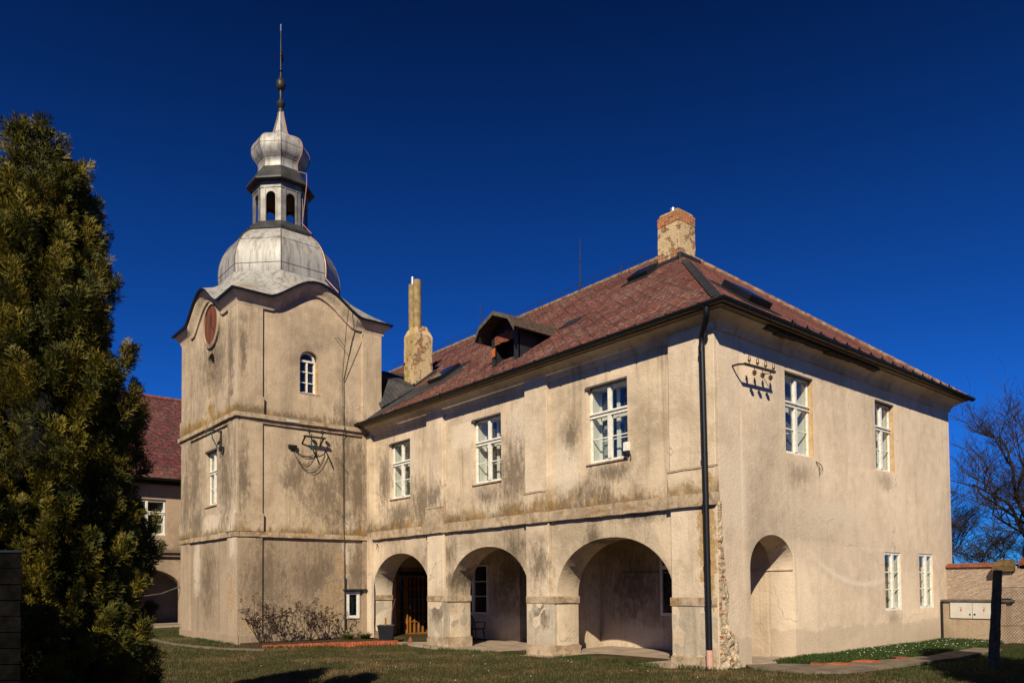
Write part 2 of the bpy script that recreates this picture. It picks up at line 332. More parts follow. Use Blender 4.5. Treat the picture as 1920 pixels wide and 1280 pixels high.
M_ch1 = chimney_mat('chimney_brick', .45, 0); M_ch1t = chimney_mat('chimney_head_brick', .60, 0, (.50,.13,.03))
M_ch2 = chimney_mat('mossy_chimney', .45, .6); M_pipe = simple('mossy_pipe', (.30,.22,.10), .95, c2=(.17,.12,.06), sc=5, bmp=.6)
def tiles(name, ax, c=(.15,.037,.025), c2=(.072,.025,.021), fleck=1.0, red=0.0):
    m, nt, b = mat(name); p = pos(nt); sp = nd(nt, 'SeparateXYZ', {0: p})
    u = sp.outputs[0] if ax == 'x' else sp.outputs[1]; v = sp.outputs[1] if ax == 'x' else sp.outputs[0]
    if name.startswith('wing'): v = sp.outputs[2]
    uv = nd(nt, 'CombineXYZ', {0: u, 1: math_(nt, 'MULTIPLY', v, 1.25), 2: 0.0}).outputs[0]
    uvw = nd(nt, 'VectorMath', {0: uv, 1: scl(nt, nd(nt, 'TexNoise', {'Vector': uv, 'Scale': 1.2, 'Detail': 2}).outputs[1], (.07,.07,0))}, operation='ADD').outputs[0]
    ro = nd(nt, 'VectorRotate', {'Vector': uvw, 'Angle': R(45)}, rotation_type='Z_AXIS').outputs[0]
    bt = nd(nt, 'TexBrick', {'Vector': ro, 'Scale': 1.0, 'Mortar Size': .012, 'Mortar Smooth': .3, 'Brick Width': .29, 'Row Height': .29, 'Color1': c, 'Color2': c2, 'Mortar': (.035,.02,.02), 'Bias': -.1}, offset=0.0)
    seam = nd(nt, 'TexBrick', {'Vector': ro, 'Scale': 1.0, 'Mortar Size': .022, 'Brick Width': 40.0, 'Row Height': 1.16}, offset=0.0).outputs['Fac']
    row = nd(nt, 'TexBrick', {'Vector': uvw, 'Scale': 1.0, 'Mortar Size': .016, 'Mortar Smooth': .5, 'Brick Width': .46, 'Row Height': .25, 'Color1': (1,1,1), 'Color2': (.6,.6,.6)}, offset=.5)
    col = mix(nt, .55, bt.outputs[0], row.outputs[0], 'MULTIPLY')
    col = mix(nt, math_(nt, 'MULTIPLY', row.outputs['Fac'], .8), col, (.04,.022,.02))
    col = mix(nt, math_(nt, 'MULTIPLY', seam, .5), col, (.03,.018,.018))
    n = noi(nt, uv, .45, 6, .65); col = mix(nt, rng_(nt, n, .45, .7, 0, .6), col, (.20,.055,.035) if red else (.14,.062,.05))
    fl = noi(nt, scl(nt, uv, (3.4, 9.0, 1)), 1.8, 5, .7); gate = rng_(nt, noi(nt, uv, .9, 5, .7), .36, .58)
    k = math_(nt, 'MULTIPLY', rng_(nt, fl, .54, .60), gate); col = mix(nt, math_(nt, 'MULTIPLY', k, .6*fleck), col, (.44,.34,.27))
    fd = noi(nt, scl(nt, uv, (1.2, 3.0, 1)), 1.4, 8, .78); col = mix(nt, rng_(nt, fd, .53, .64, 0, .7), col, (.05,.035,.035))
    nt.links.new(col, b.inputs['Base Color']); b.inputs['Roughness'].default_value = .85
    h = math_(nt, 'ADD', math_(nt, 'MULTIPLY', row.outputs['Fac'], -1.0), math_(nt, 'MULTIPLY', bt.outputs['Fac'], -.6))
    pr = bump(nt, b, h, 1.0, .05); bump(nt, b, fd, .5, .02, pr); return m
M_tf = tiles('front_roof_tiles', 'x'); M_th = tiles('hip_roof_tiles', 'y', (.17,.045,.028), (.10,.032,.026), .7, 1); M_tw = tiles('wing_roof_tiles', 'y', (.13,.028,.032), (.07,.02,.024), .5)
def shingles():
    m, nt, b = mat('slate_shingles'); p = pos(nt); sp = nd(nt, 'SeparateXYZ', {0: p})
    uv = nd(nt, 'CombineXYZ', {0: sp.outputs[0], 1: math_(nt, 'MULTIPLY', sp.outputs[1], 1.25), 2: 0.0}).outputs[0]
    bt = nd(nt, 'TexBrick', {'Vector': uv, 'Scale': 1.0, 'Mortar Size': .01, 'Brick Width': .33, 'Row Height': .14, 'Color1': (.040,.040,.046), 'Color2': (.022,.022,.027), 'Mortar': (.008,.008,.01)})
    col = mix(nt, rng_(nt, noi(nt, p, 2.5, 6, .7), .45, .7, 0, .5), bt.outputs[0], (.075,.06,.05)); nt.links.new(col, b.inputs['Base Color']); b.inputs['Roughness'].default_value = .75
    bump(nt, b, bt.outputs['Fac'], -.5, .02); return m
M_shing = shingles()
M_white = simple('white_paint', (.76,.73,.66), .5, var=.26, sc=13, spec=.4)
M_lin = simple('white_lining', (.66,.63,.57), .6, var=.1, sc=5)
M_gut = simple('anthracite_metal', (.006,.007,.010), .42, .0, .3, 4, spec=.4)
M_slate = simple('bitumen_sheet', (.020,.021,.025), .55, 0, .4, 5, .3, spec=.5)
M_iron = simple('rusty_iron', (.045,.032,.026), .7, .2, .5, 20, .3)
M_rust = simple('red_rust', (.13,.035,.02), .85, 0, .55, 3, .6)
M_porc = simple('brown_porcelain', (.16,.075,.04), .3, 0, .3, 20, spec=.5)
M_wood = simple('oiled_wood', (.30,.12,.022), .45, 0, .45, 4, .2); M_dwood = simple('dark_wood', (.032,.017,.011), .6, 0, .4, 4, .3)
M_gwood = simple('grey_timber', (.11,.095,.08), .9, 0, .45, 8, .6)
M_conc = simple('concrete', (.24,.20,.165), .9, 0, .35, 3, .5); M_orange = simple('orange_plastic', (.55,.11,.035), .6, 0, .2, 5)
M_black = simple('black_plastic', (.010,.011,.014), .5, 0, .3, 6); M_greenp = simple('green_plastic', (.006,.022,.018), .35, 0, .3, 6, spec=.5)
M_teal = simple('green_cable', (.01,.10,.075), .5, 0, .3, 12); M_cable = simple('grey_cable', (.07,.055,.035), .6); M_copper = simple('conductor', (.42,.25,.19), .5, .3)
M_blue = simple('blue_plastic', (.01,.12,.42), .4); M_steel = simple('bright_steel', (.72,.72,.70), .3, .8, .2)
M_red = simple('warning_red', (.45,.03,.03), .6); M_cab = simple('cabinet_white', (.50,.47,.42), .5, 0, .12, 3)
M_brick = simple('edging_brick', (.42,.11,.045), .9, 0, .5, 9, .6); M_terra = simple('roof_terracotta', (.24,.075,.04), .9, 0, .5, 8, .5); M_ridge = simple('lichened_ridge', (.27,.19,.12), .95, 0, .55, 7, .7, c2=(.12,.05,.035))
M_bark = simple('bark', (.028,.020,.016), .95, 0, .5, 12, .8); M_twig = simple('twig', (.030,.020,.017), .9, 0, .4, 12)
M_rose = simple('rose_stem', (.045,.026,.018), .9, 0, .5, 14); M_dead = simple('dry_leaf', (.06,.032,.022), .9, 0, .5, 14)
M_curtain = simple('curtain', (.42,.40,.36), .9, 0, .2, 6)
def pane_mat():
    m = bpy.data.materials.new('window_glass'); m.use_nodes = True; nt = m.node_tree; nt.nodes.clear()
    out = nt.nodes.new('ShaderNodeOutputMaterial'); f0 = nd(nt, 'LayerWeight', {0: .5}).outputs['Facing']; f1 = math_(nt, 'ADD', math_(nt, 'MULTIPLY', math_(nt, 'POWER', f0, 4.0), .75), .05)
    t = nd(nt, 'BsdfTransparent', {0: (.93,.96,.95,1)}); g = nd(nt, 'BsdfGlossy', {0: (.9,.9,.9,1), 'Roughness': .02})
    nb = nd(nt, 'Bump', {'Strength': .05, 'Distance': .02, 'Height': noi(nt, pos(nt), 2.2, 2)}); nt.links.new(nb.outputs[0], g.inputs['Normal'])
    mx = nd(nt, 'MixShader', {0: f1, 1: t.outputs[0], 2: g.outputs[0]}); nt.links.new(mx.outputs[0], out.inputs[0]); return m
M_pane = pane_mat()
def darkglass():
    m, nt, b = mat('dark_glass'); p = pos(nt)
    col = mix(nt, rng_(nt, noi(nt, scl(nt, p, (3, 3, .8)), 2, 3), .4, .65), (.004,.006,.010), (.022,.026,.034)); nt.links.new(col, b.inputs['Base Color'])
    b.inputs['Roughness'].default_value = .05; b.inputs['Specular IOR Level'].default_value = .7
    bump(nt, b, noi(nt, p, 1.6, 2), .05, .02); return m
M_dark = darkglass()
def zinc():
    m, nt, b = mat('weathered_zinc'); p = pos(nt)
    st = noi(nt, scl(nt, p, (4, 4, .35)), 1.7, 7, .7); n = noi(nt, p, 1.6, 7, .65)
    col = mix(nt, rng_(nt, st, .42, .66), (.37,.365,.35), (.20,.175,.15)); col = mix(nt, rng_(nt, n, .5, .7, 0, .5), col, (.43,.43,.415))
    col = mix(nt, rng_(nt, noi(nt, scl(nt, p, (6, 6, .5)), 2, 5), .6, .72, 0, .6), col, (.16,.11,.075))
    nt.links.new(col, b.inputs['Base Color']); b.inputs['Metallic'].default_value = .30
    nt.links.new(rng_(nt, n, .3, .7, .5, .68), b.inputs['Roughness']); bump(nt, b, noi(nt, p, 2.5, 3), .25, .05); return m
M_zinc = zinc(); M_zinc2 = simple('grey_zinc', (.26,.25,.235), .5, .4, .4, 3, spec=.4, c2=(.15,.14,.125)); M_seam = simple('zinc_seam', (.16,.13,.11), .6, .4, .4, 8); M_lead = simple('dark_zinc', (.075,.075,.078), .5, .5, .4, 3)
def leafmat(name, c1, c2, c3, trans=.25, sc=3.2, dry=None):
    m = bpy.data.materials.new(name); m.use_nodes = True; nt = m.node_tree; nt.nodes.clear()
    out = nt.nodes.new('ShaderNodeOutputMaterial'); g = nd(nt, 'NewGeometry'); p = g.outputs['Position']
    n = noi(nt, p, sc, 4); col = mix(nt, rng_(nt, n, .40, .58), c1, c2); col = mix(nt, math_(nt, 'MULTIPLY', g.outputs['Random Per Island'], .6), col, c3)
    if dry: col = mix(nt, rng_(nt, noi(nt, p, .55, 7, .7), .47, .62, 0, .9), col, dry)
    d = nd(nt, 'BsdfPrincipled', {'Base Color': col, 'Roughness': .6, 'Specular IOR Level': .25}); t = nd(nt, 'BsdfTranslucent', {0: col})
    mx = nd(nt, 'MixShader', {0: trans, 1: d.outputs[0], 2: t.outputs[0]}); nt.links.new(mx.outputs[0], out.inputs[0]); return m
M_thuja = leafmat('thuja_leaf', (.165,.128,.012), (.032,.040,.009), (.105,.090,.010), .12)
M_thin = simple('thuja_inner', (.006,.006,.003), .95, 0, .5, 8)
M_lawn = leafmat('lawn_blade', (.050,.055,.015), (.085,.070,.026), (.036,.048,.012), .2, 1.6, (.155,.105,.050))
M_lush = leafmat('lush_blade', (.035,.070,.012), (.055,.085,.018), (.030,.055,.012), .3)
M_plant = leafmat('strap_leaf', (.09,.15,.02), (.06,.11,.016), (.10,.13,.03), .3); M_daisy = simple('daisy_white', (.75,.75,.70), .7)
def ground_mat():
    m, nt, b = mat('lawn_soil'); p = pos(nt)
    n = noi(nt, p, .7, 8, .7); f = noi(nt, p, 9, 8, .75)
    col = mix(nt, rng_(nt, f, .35, .65), (.028,.026,.012), (.070,.056,.026)); col = mix(nt, rng_(nt, n, .5, .68, 0, .75), col, (.12,.085,.045))
    nt.links.new(col, b.inputs['Base Color']); b.inputs['Roughness'].default_value = 1.0; b.inputs['Specular IOR Level'].default_value = .05
    bump(nt, b, f, 1.0, .04); return m
M_ground = ground_mat()
M_soil = simple('bed_soil', (.075,.050,.032), 1.0, 0, .55, 9, 1.0, spec=.05)
M_slab = simple('porch_slab', (.34,.26,.20), .9, 0, .35, 2.2, .4, c2=(.22,.175,.135)); M_jamb = simple('ochre_jamb', (.50,.34,.18), .95, 0, .25, 7, .5); M_path = simple('path_concrete', (.17,.135,.10), .95, 0, .4, 2.5, .5, c2=(.095,.075,.055))
def rough_mat():
    m, nt, b = mat('combed_roughcast'); p = pos(nt)
    w = noi(nt, scl(nt, nd(nt, 'VectorRotate', {'Vector': p, 'Angle': R(28)}, rotation_type='Y_AXIS').outputs[0], (2.2, 2.2, 14)), 2.0, 6, .7, 1.5)
    col = mix(nt, rng_(nt, w, .35, .65), (.30,.22,.165), (.52,.40,.31)); nt.links.new(col, b.inputs['Base Color']); b.inputs['Roughness'].default_value = .95
    bump(nt, b, w, 1.0, .06); return m
M_rc = rough_mat()
M_low = stucco('garden_wall_stucco', (.33,.25,.175), (.27,.20,.14), 'y', [], [], streak=.3, speck=.1)
# ---------------------------------------------------------------- ground
def gz(x, y): return -0.13*math.exp(-min(60,((x+9.3)/3.2)**2))*(1/(1+math.exp(max(-60,min(60,(-3.2-y)/.9)))))*(1 if y < 6 else 0)
def axis(lo, a, b, hi, st):
    inner = list(np.arange(a, b+1e-6, st)); L = []; x = a; d = st
    while x > lo: d *= 1.5; x -= d; L.append(max(x, lo))
    H = []; x = b; d = st
    while x < hi: d *= 1.5; x += d; H.append(min(x, hi))
    return L[::-1]+inner+H
xs = axis(-900, -30, 9, 900, .3); ys = axis(-900, -15, 14, 900, .3)
gv = []; gf = []
for j, y in enumerate(ys):
    for i, x in enumerate(xs):
        z = gz(x, y)+(.035*mnoise.noise((x*.5, y*.5, 0)) if (-30 < x < 12 and -18 < y < 16) else 0)-.02
        gv.append((x, y, z))
nx = len(xs)
for j in range(len(ys)-1):
    for i in range(nx-1): gf.append((j*nx+i, j*nx+i+1, (j+1)*nx+i+1, (j+1)*nx+i))
g = MB(); g.v = gv; g.f = gf; tag(g.build('ground', M_ground, smooth=80, fix=False), kind='structure')

def sheet(name, poly, z, m, parent=None, th=.05, jit=.0):
    b = MB(); b.prism(poly, 'z', z-th, z); return b.build(name, m, parent)
def wobble(poly, n=5, a=.06):
    out = []
    for i in range(len(poly)):
        p, q = poly[i], poly[(i+1) % len(poly)]
        for k in range(n):
            t = k/n; x = p[0]+(q[0]-p[0])*t; y = p[1]+(q[1]-p[1])*t
            out.append((x+a*mnoise.noise((x*2, y*2, 3)), y+a*mnoise.noise((x*2, y*2, 9))))
    return out
tag(sheet('path', wobble([(.02,.75),(.55,1.55),(1.05,1.75),(1.45,3.2),(1.75,5.2),(1.7,8.2),(2.3,8.2),(2.35,5.2),(2.2,2.6),(1.95,.9),(1.5,.45),(.5,.35)]), .035, M_path), kind='structure')
tag(sheet('soil', wobble([(-13.75,-4.35),(-12.15,-4.25),(-11.9,-3.0),(-11.75,-1.6),(-11.6,-.5),(-13.75,-.3)]), .03, M_soil, th=.12), kind='structure')
tag(sheet('kerb', wobble([(-19.5,-5.6),(-15,-5.75),(-12.5,-5.3),(-11.2,-4.6),(-11.0,-4.75),(-12.4,-5.5),(-15,-5.95),(-19.5,-5.8)], 4, .04), .02, M_path), kind='structure')

# ---------------------------------------------------------------- windows
RZ = {'y': Matrix.Identity(4), 'x': Matrix.Rotation(R(90), 4, 'Z')}
def frame_layout(w, h, style):
    """bars of one leaf layer: list of rects (x0,x1,z0,z1) for frame pieces, in a w x h opening"""
    if style == 'box':   # upper storey box window: two lights over two lights with a middle bar
        t = h*.615
        return [(0,.06,0,h),(w-.06,w,0,h),(.06,w-.06,0,.075),(.06,w-.06,h-.07,h),(w/2-.055,w/2+.055,.075,t-.03),(w/2-.045,w/2+.045,t+.07,h-.07),(.06,w-.06,t-.05,t+.09)], [(.06,w-.06,t*.52-.014,t*.52+.014)]
    if style == 'six':
        return [(0,.055,0,h),(w-.055,w,0,h),(.055,w-.055,0,.06),(.055,w-.055,h-.06,h),(w/2-.05,w/2+.05,.06,h-.06)], [(.055,w-.055,h*.36-.014,h*.36+.014),(.055,w-.055,h*.66-.014,h*.66+.014)]
    if style == 'two':
        t = h*.70
        return [(0,.07,0,h),(w-.07,w,0,h),(.07,w-.07,0,.07),(.07,w-.07,h-.07,h),(.07,w-.07,t-.05,t+.05),(w/2-.05,w/2+.05,.07,t-.05)], []
    if style == 'one':
        return [(0,.10,0,h),(w-.10,w,0,h),(.10,w-.10,0,.10),(.10,w-.10,h-.10,h)], []
def window(parent, plane, P0, a0, w, z0, h, rec, style, dep=.27, inner=True, m=None, name='window', label=None):
    """plane 'y': facade facing -Y at y=P0 ; plane 'x': facing +X at x=P0. rec = set-back of the outer frame."""
    if plane == 'y': M = Matrix.Translation((a0, P0+rec, z0))
    else: M = Matrix.Translation((P0-rec, a0, z0)) @ RZ['x']
    m = m or M_white
    heavy, light = frame_layout(w, h, style)
    f = MB(M)
    for (x0,x1,zz0,zz1) in heavy:
        yy = -.025 if (x1-x0) > .2 else -.02
        if w/2-.1 < x0 and x1 < w/2+.1: yy = -.045
        f.box(x0,x1,yy,.035,zz0,zz1)
    if style == 'box':
        t = h*.615
        f.box(.0,w,-.06,-.026,t+.035,t+.065); f.box(.0,w,-.05,-.026,t-.045,t-.02); f.box(-.01,w+.01,-.055,-.0255,-.02,.03)
    for (x0,x1,zz0,zz1) in light: f.box(x0,x1,-.012,.02,zz0,zz1)
    o = f.build(name, m, parent, bevel=.005)
    if label: o['label'] = label
    MB(M).box(.03,w-.03,.004,.008,.03,h-.03).build('pane', M_pane, o)
    L = MB(M)
    L.box(-.012,.04,.036,dep+.04,0,h).box(w-.04,w+.012,.036,dep+.04,0,h).box(.04,w-.04,.036,dep+.04,-.01,.04).box(.04,w-.04,.036,dep+.04,h-.04,h+.01)
    L.build('lining', M_lin, o)
    if inner:
        i2 = MB(M)
        for (x0,x1,zz0,zz1) in heavy:
            k = .03
            i2.box(x0+(.0 if x0 > .01 else .041),x1+(.03 if x0 < .01 else (0 if x1 < w-.01 else -.041)),dep,dep+.035,max(zz0,.041)+(.03 if zz0 < .02 else 0)*0,min(zz1,h-.041))
        for (x0,x1,zz0,zz1) in light: i2.box(x0,x1,dep+.005,dep+.03,zz0,zz1)
        i2.build('inner_sash', M_lin, o)
        MB(M).box(.016,w-.016,dep+.015,dep+.019,.02,h-.02).build('inner_pane', M_pane, o)
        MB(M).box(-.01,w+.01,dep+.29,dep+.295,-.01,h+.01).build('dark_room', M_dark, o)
        cw = random.uniform(.10,.26)*w; q = MB(M)
        for x0, x1 in ((.05,.05+cw),(w-.05-cw*random.uniform(.5,1),w-.05)):
            n_ = 26; vs = []
            for k in range(n_+1):
                x = x0+(x1-x0)*k/n_; y = dep+.12+.022*math.sin(k*1.55+x0*9); vs += [(x,y,.03),(x,y+.004,h-.03)]
            q.add(vs, [(2*k,2*k+2,2*k+3,2*k+1) for k in range(n_)])
        q.build('curtain', M_curtain, o, smooth=70, fix=False)
    else:
        MB(M).box(.016,w-.016,.024,.03,.02,h-.02).build('inner_pane', M_dark, o)
    return o
def arch(x0, x1, zs, rise, z0, n=28, flat=1.0):
    cx, a = (x0+x1)/2, (x1-x0)/2
    pts = [(x0, z0), (x1, z0)]
    for k in range(n+1):
        t = math.pi*k/n; c, s_ = math.cos(t), math.sin(t)
        pts.append((cx+a*math.copysign(abs(c)**flat, c), zs+rise*abs(s_)**flat))
    return pts
def rect(x0, x1, z0, z1): return [(x0,z0),(x1,z0),(x1,z1),(x0,z1)]

# ---------------------------------------------------------------- manor house
H = empty('manor_house', (-13.0, 5.8, 0), 'long two storey house with stained sandy walls, three ground floor arches, red hipped roof', 'house')
WX = [(-3.58, -2.35), (-8.0, -6.78), (-12.42, -11.26)]       # upper windows
AR = [(-13.59, -10.16, 2.71), (-9.17, -5.68, 2.72), (-4.68, -1.14, 2.73)]
holes = [rect(a, b, 4.47, 6.27) for a, b in WX]+[arch(a, b, 1.39, t-1.39, -.42, flat=.96) for a, b, t in AR]
fw = MB(); fw.panel(rect(-13.81, 0, -.45, 7.03), holes, 'y', 0, .75, .012)
fw.build('arcade_wall', M_fac, H, smooth=30)
gw = MB(); gw.panel([(.74,-.45),(11.63,-.45),(11.63,7.03),(.74,7.03)],
    [rect(2.52,3.72,4.52,6.33), rect(6.84,7.92,4.54,6.35), rect(7.19,8.12,.94,2.44), rect(9.30,10.20,.95,2.445), arch(1.04,2.76,1.97,.72,-.42,flat=.97)], 'x', -.6, 0, .006)
gw.box(-.6,0,.0,.0005,-.45,-.44)
gw.build('gable_wall', M_gab, H, smooth=30)
# the thin return of the front wall on the gable plane
MB().box(-.02,.004,.012,.76,-.45,7.02).build('corner_render', M_gab, H)
MB().box(-5.0,-.03,2.735,2.763,1.945,1.975).build('ledge', M_por, H)
MB().box(-.62,.12,1.0,2.8,-.3,.03).build('threshold', M_slab, H, bevel=.02)
bw = MB(); bw.box(-26,-.605,11.03,11.628,-.45,7.0); bw.box(-26,-19.3,0,.6,-.45,7.0); bw.build('rear_wall', M_wing, H)
# porch interior
pw = MB(); pw.box(-14.6,-9.62,3.05,3.4,-.6,3.3); pw.box(-5.85,-.605,2.764,3.4,-.6,3.3); pw.box(-9.77,-5.85,6.2,6.5,-.6,3.3)
pw.box(-9.77,-9.62,3.4,6.2,-.6,3.3); pw.box(-6.15,-5.85,1.15,3.05,-.6,3.3); pw.box(-6.0,-5.85,3.4,6.2,-.6,3.3)
PWH = [(-12.75,-11.2,.72,2.38),(-3.68,-2.35,.87,2.62)]
pw.build('porch_wall', M_por, H)
dw = MB(); dw.panel([(.5,-.6),(3.05,-.6),(3.05,3.2),(.5,3.2)], [rect(1.45,3.0,-.6,2.36)], 'x', -14.75, -14.5); dw.build('porch_side_wall', M_por, H)
pc = MB(); pc.box(-14.7,-.6,.75,6.4,2.93,3.05); pc.build('porch_ceiling', M_por, H)
fl = MB(); fl.add([(-14.8,-.35,-.07),(-5.5,-.35,-.08),(-5.5,6.3,-.18),(-14.8,6.3,-.18),(-14.8,-.35,-.5),(-5.5,-.35,-.5),(-5.5,6.3,-.5),(-14.8,6.3,-.5)], [(0,1,2,3),(0,4,5,1),(1,5,6,2),(3,2,6,7),(0,3,7,4)])
fl.add([(-5.5,-.5,-.05),(-1.0,-.35,-.02),(-.6,.75,0),(-.6,3.1,.01),(-5.5,3.1,.0),(-5.5,-.5,-.5),(-1.0,-.35,-.5),(-.6,.75,-.5),(-.6,3.1,-.5),(-5.5,3.1,-.5)], [(0,1,2,3,4),(0,5,6,1),(1,6,7,2),(2,7,8,3),(4,9,5,0)])
fl.build('porch_floor', M_slab, H)
for i_, (a, b, z0, z1) in enumerate(PWH): window(H, 'y', 3.05 if i_ == 0 else 2.764, a, b-a, z0, z1-z0, -.05, 'six' if i_ == 0 else 'two', dep=.05, inner=False, m=simple('dull_white', (.66,.60,.52), .6))
# entrance door
dr = MB(Matrix.Translation((-14.62, 1.45, -.14)) @ RZ['x'])
for x0, x1 in ((0,.09),(1.46,1.55)): dr.box(x0,x1,-.1,.06,0,2.5)
dr.box(.09,1.46,-.1,.06,2.36,2.5); dr.box(.09,1.46,-.08,.05,2.12,2.2); dr.box(.09,1.46,-.08,.05,0,.14)
for c in (.45, 1.0):
    pass
for x0 in (.09, .36, .62, .80, .98, 1.16, 1.36): dr.box(x0, x0+(.10 if x0 in (.36,.09,1.36) else .045), -.07, .04, .14, 2.12)
dr.box(.46,.52,-.1,.03,.14,2.12)
for z in (.52, .92, 1.32, 1.72): dr.box(.1,1.45,-.06,.02,z,z+.035)
D = dr.build('entrance_door', M_wood, H, bevel=.006)
MB(Matrix.Translation((-14.62, 1.45, -.14)) @ RZ['x']).box(.05,1.5,.0,.01,.1,2.4).build('door_glass', M_dark, D)
MB(Matrix.Translation((-14.62, 1.45, -.14)) @ RZ['x']).box(.56,.6,-.13,-.07,1.0,1.14).build('handle', M_steel, D)
# windows of the two fronts
for a, b in WX: window(H, 'y', 0, a, b-a, 4.47, 1.80, .13, 'box')
for a, b, z0, z1 in ((2.525,3.705,4.52,6.33),(6.845,7.905,4.54,6.35)):
    o = window(H, 'x', 0, a, b-a, z0, z1-z0, .13, 'box')
    MB().box(-.10,-.004,b,b+.02,z0,z1).build('jamb_render', M_jamb, H)
for a, b, z0, z1 in ((7.19,8.12,.94,2.44),(9.30,10.20,.95,2.445)): window(H, 'x', 0, a, b-a, z0, z1-z0, .045, 'six')
# timber lintel over each upper window
for a, b in WX:
    q = MB(); q.box(a-.03,b+.0,-.004,.12,6.245,6.285); q.box(a-.05,a+.08,-.03,.1,6.2,6.262); q.build('lintel', M_gwood, H)
for a, b, z in ((2.52,3.72,6.33),(6.84,7.92,6.35)): MB().box(-.2,.004,a,b,z-.03,z+.008).build('lintel', M_gwood, H)
for a, b in WX: MB().box(a-.03,b+.03,-.035,.11,4.43,4.47).build('sill', M_trim, H, bevel=.008)
# pilasters, string course, imposts, plinths
def lumpy(b, name, m, parent, st=.02, sc=3.0, cuts=0, bev=.012):
    o = b.build(name, m, parent)
    bm = bmesh.new(); bm.from_mesh(o.data)
    bmesh.ops.bevel(bm, geom=bm.edges[:], offset=bev, segments=2, affect='EDGES')
    for _ in range(6):
        es = [e for e in bm.edges if e.calc_length() > .22]
        if not es: break
        bmesh.ops.subdivide_edges(bm, edges=es, cuts=1, use_grid_fill=True)
    bmesh.ops.triangulate(bm, faces=[f for f in bm.faces if len(f.verts) > 4])
    bs = BASE[o.name]
    for v in bm.verts:
        w = v.co+bs; n = mnoise.noise_vector(w*sc); n2 = mnoise.noise_vector(w*sc*3.1)
        v.co += Vector((n.x, n.y, n.z))*st+n2*st*.45
    bm.to_mesh(o.data); bm.free()
    o.data.polygons.foreach_set('use_smooth', [True]*len(o.data.polygons)); o.data.set_sharp_from_angle(angle=R(38))
    return o
PIL = [(-10.19,-9.36),(-5.70,-4.87),(-1.13,-.0)]
for i, (a, b) in enumerate(PIL):
    rt = .0 if i == 2 else 0
    q = MB(); q.box(a,b,-.10,.01,4.0,6.86)
    q.build('pilaster', M_pil, H, bevel=.012)
    MB().box(a,b,-.086,.01,.0,3.22).build('pilaster', M_pil, H, bevel=.012)
    lumpy(MB().box(a-.03,b+(.03 if i < 2 else .0),-.135,.01,3.46,4.0), 'pedestal', M_trim if i < 1 else M_fac, H, .008)
    lumpy(MB().box(a-.02,b+(.02 if i < 2 else .0),-.15,.0,3.95,4.005), 'pedestal_cap', M_trim, H, .012)
lumpy(MB().box(-13.95,-13.79+.3,-.12,.01,-.2,6.7), 'pilaster', M_fac, H, .012)
xs_ = [-13.5]+[c for p in PIL for c in (p[0]-.04, p[1]+.04)]
for i in range(0, 6, 2): lumpy(MB().box(xs_[i], xs_[i+1], -.10, .02, 3.21, 3.475), 'string_course', M_trim, H, .014)
for a, b in PIL: lumpy(MB().box(a-.04, b+(.04 if b < -1 else .012), -.165, .02, 3.205, 3.47), 'string_course', M_trim, H, .012)
PIERS = [(-13.80,-13.59),(-10.16,-9.17),(-5.68,-4.68),(-1.14,-.02)]
for i, (a, b) in enumerate(PIERS):
    e = 0 if i == 3 else .03
    lumpy(MB().box(a-.03 if i else a, b+e, -.105, .775, 1.21, 1.39), 'impost', M_trim, H, .010)
    lumpy(MB().box(a+.002 if i else a, b-.002+(.002 if i == 3 else 0), -.088, .742, .18, 1.21), 'pier', M_pier, H, .008, 3, bev=.006)
    lumpy(MB().box(a-.045 if i else a, b+(.05 if i < 3 else .0), -.13, .79, -.45, .20), 'plinth', M_trim, H, .035, 4.2, bev=.035)
# broken corner with exposed masonry
ec = []; nu, nv = 60, 150
for j in range(nv+1):
    t = j/nv; z = -.25+3.55*t
    wmax = .06+.62*max(0, 1-(z/1.15))**.7 if z < 1.15 else .06
    wmax = max(wmax, .05+.20*max(0, 1-abs(z-1.3)/1.3))
    wmax = wmax*(1+.35*mnoise.noise((z*3.1, 2, 0)))
    for i in range(nu+1):
        s_ = i/nu; y = -.07+s_*(wmax+.07)
        lift = .06*math.sin(math.pi*min(1, max(0, s_*1.0)))**.4*(1.25 if z < .9 else .75)
        nn = mnoise.fractal(Vector((y*7, z*7, 1.7)), 1.0, 2.0, 5)
        ec.append((.006+lift*(.5+.95*nn)-(.035 if s_ < .02 else 0), y-(.0), z))
ef = [(j*(nu+1)+i, j*(nu+1)+i+1, (j+1)*(nu+1)+i+1, (j+1)*(nu+1)+i) for j in range(nv) for i in range(nu)]
b = MB(); b.v = ec; b.f = ef; b.build('broken_corner', M_mas, H, smooth=50)
# cove cornice under the eaves
prof = [(0,6.68),(.045,6.70),(.06,6.80),(.13,6.87),(.22,6.93),(.31,6.97),(.31,7.035),(0,7.035)]
cv = []; 
for o_, z in prof: cv += [(-13.81,-o_,z),(o_,-o_,z),(o_,11.63+o_,z)]
cf = []
for i in range(len(prof)):
    j = (i+1) % len(prof)
    for k in range(2): cf.append((i*3+k, i*3+k+1, j*3+k+1, j*3+k))
b = MB(); b.v = cv; b.f = cf; b.build('cornice', M_fac, H, smooth=50)
# dark broken boards under the gable eaves
q = MB()
for k in range(12):
    y = 1.3+k*.42; q.box(.10+random.uniform(0,.08),.37,y,y+.43,6.935-random.uniform(.0,.03),6.968)
q.build('eaves_board', simple('rotten_board', (.05,.04,.035), .95, 0, .5, 9, .6), H)
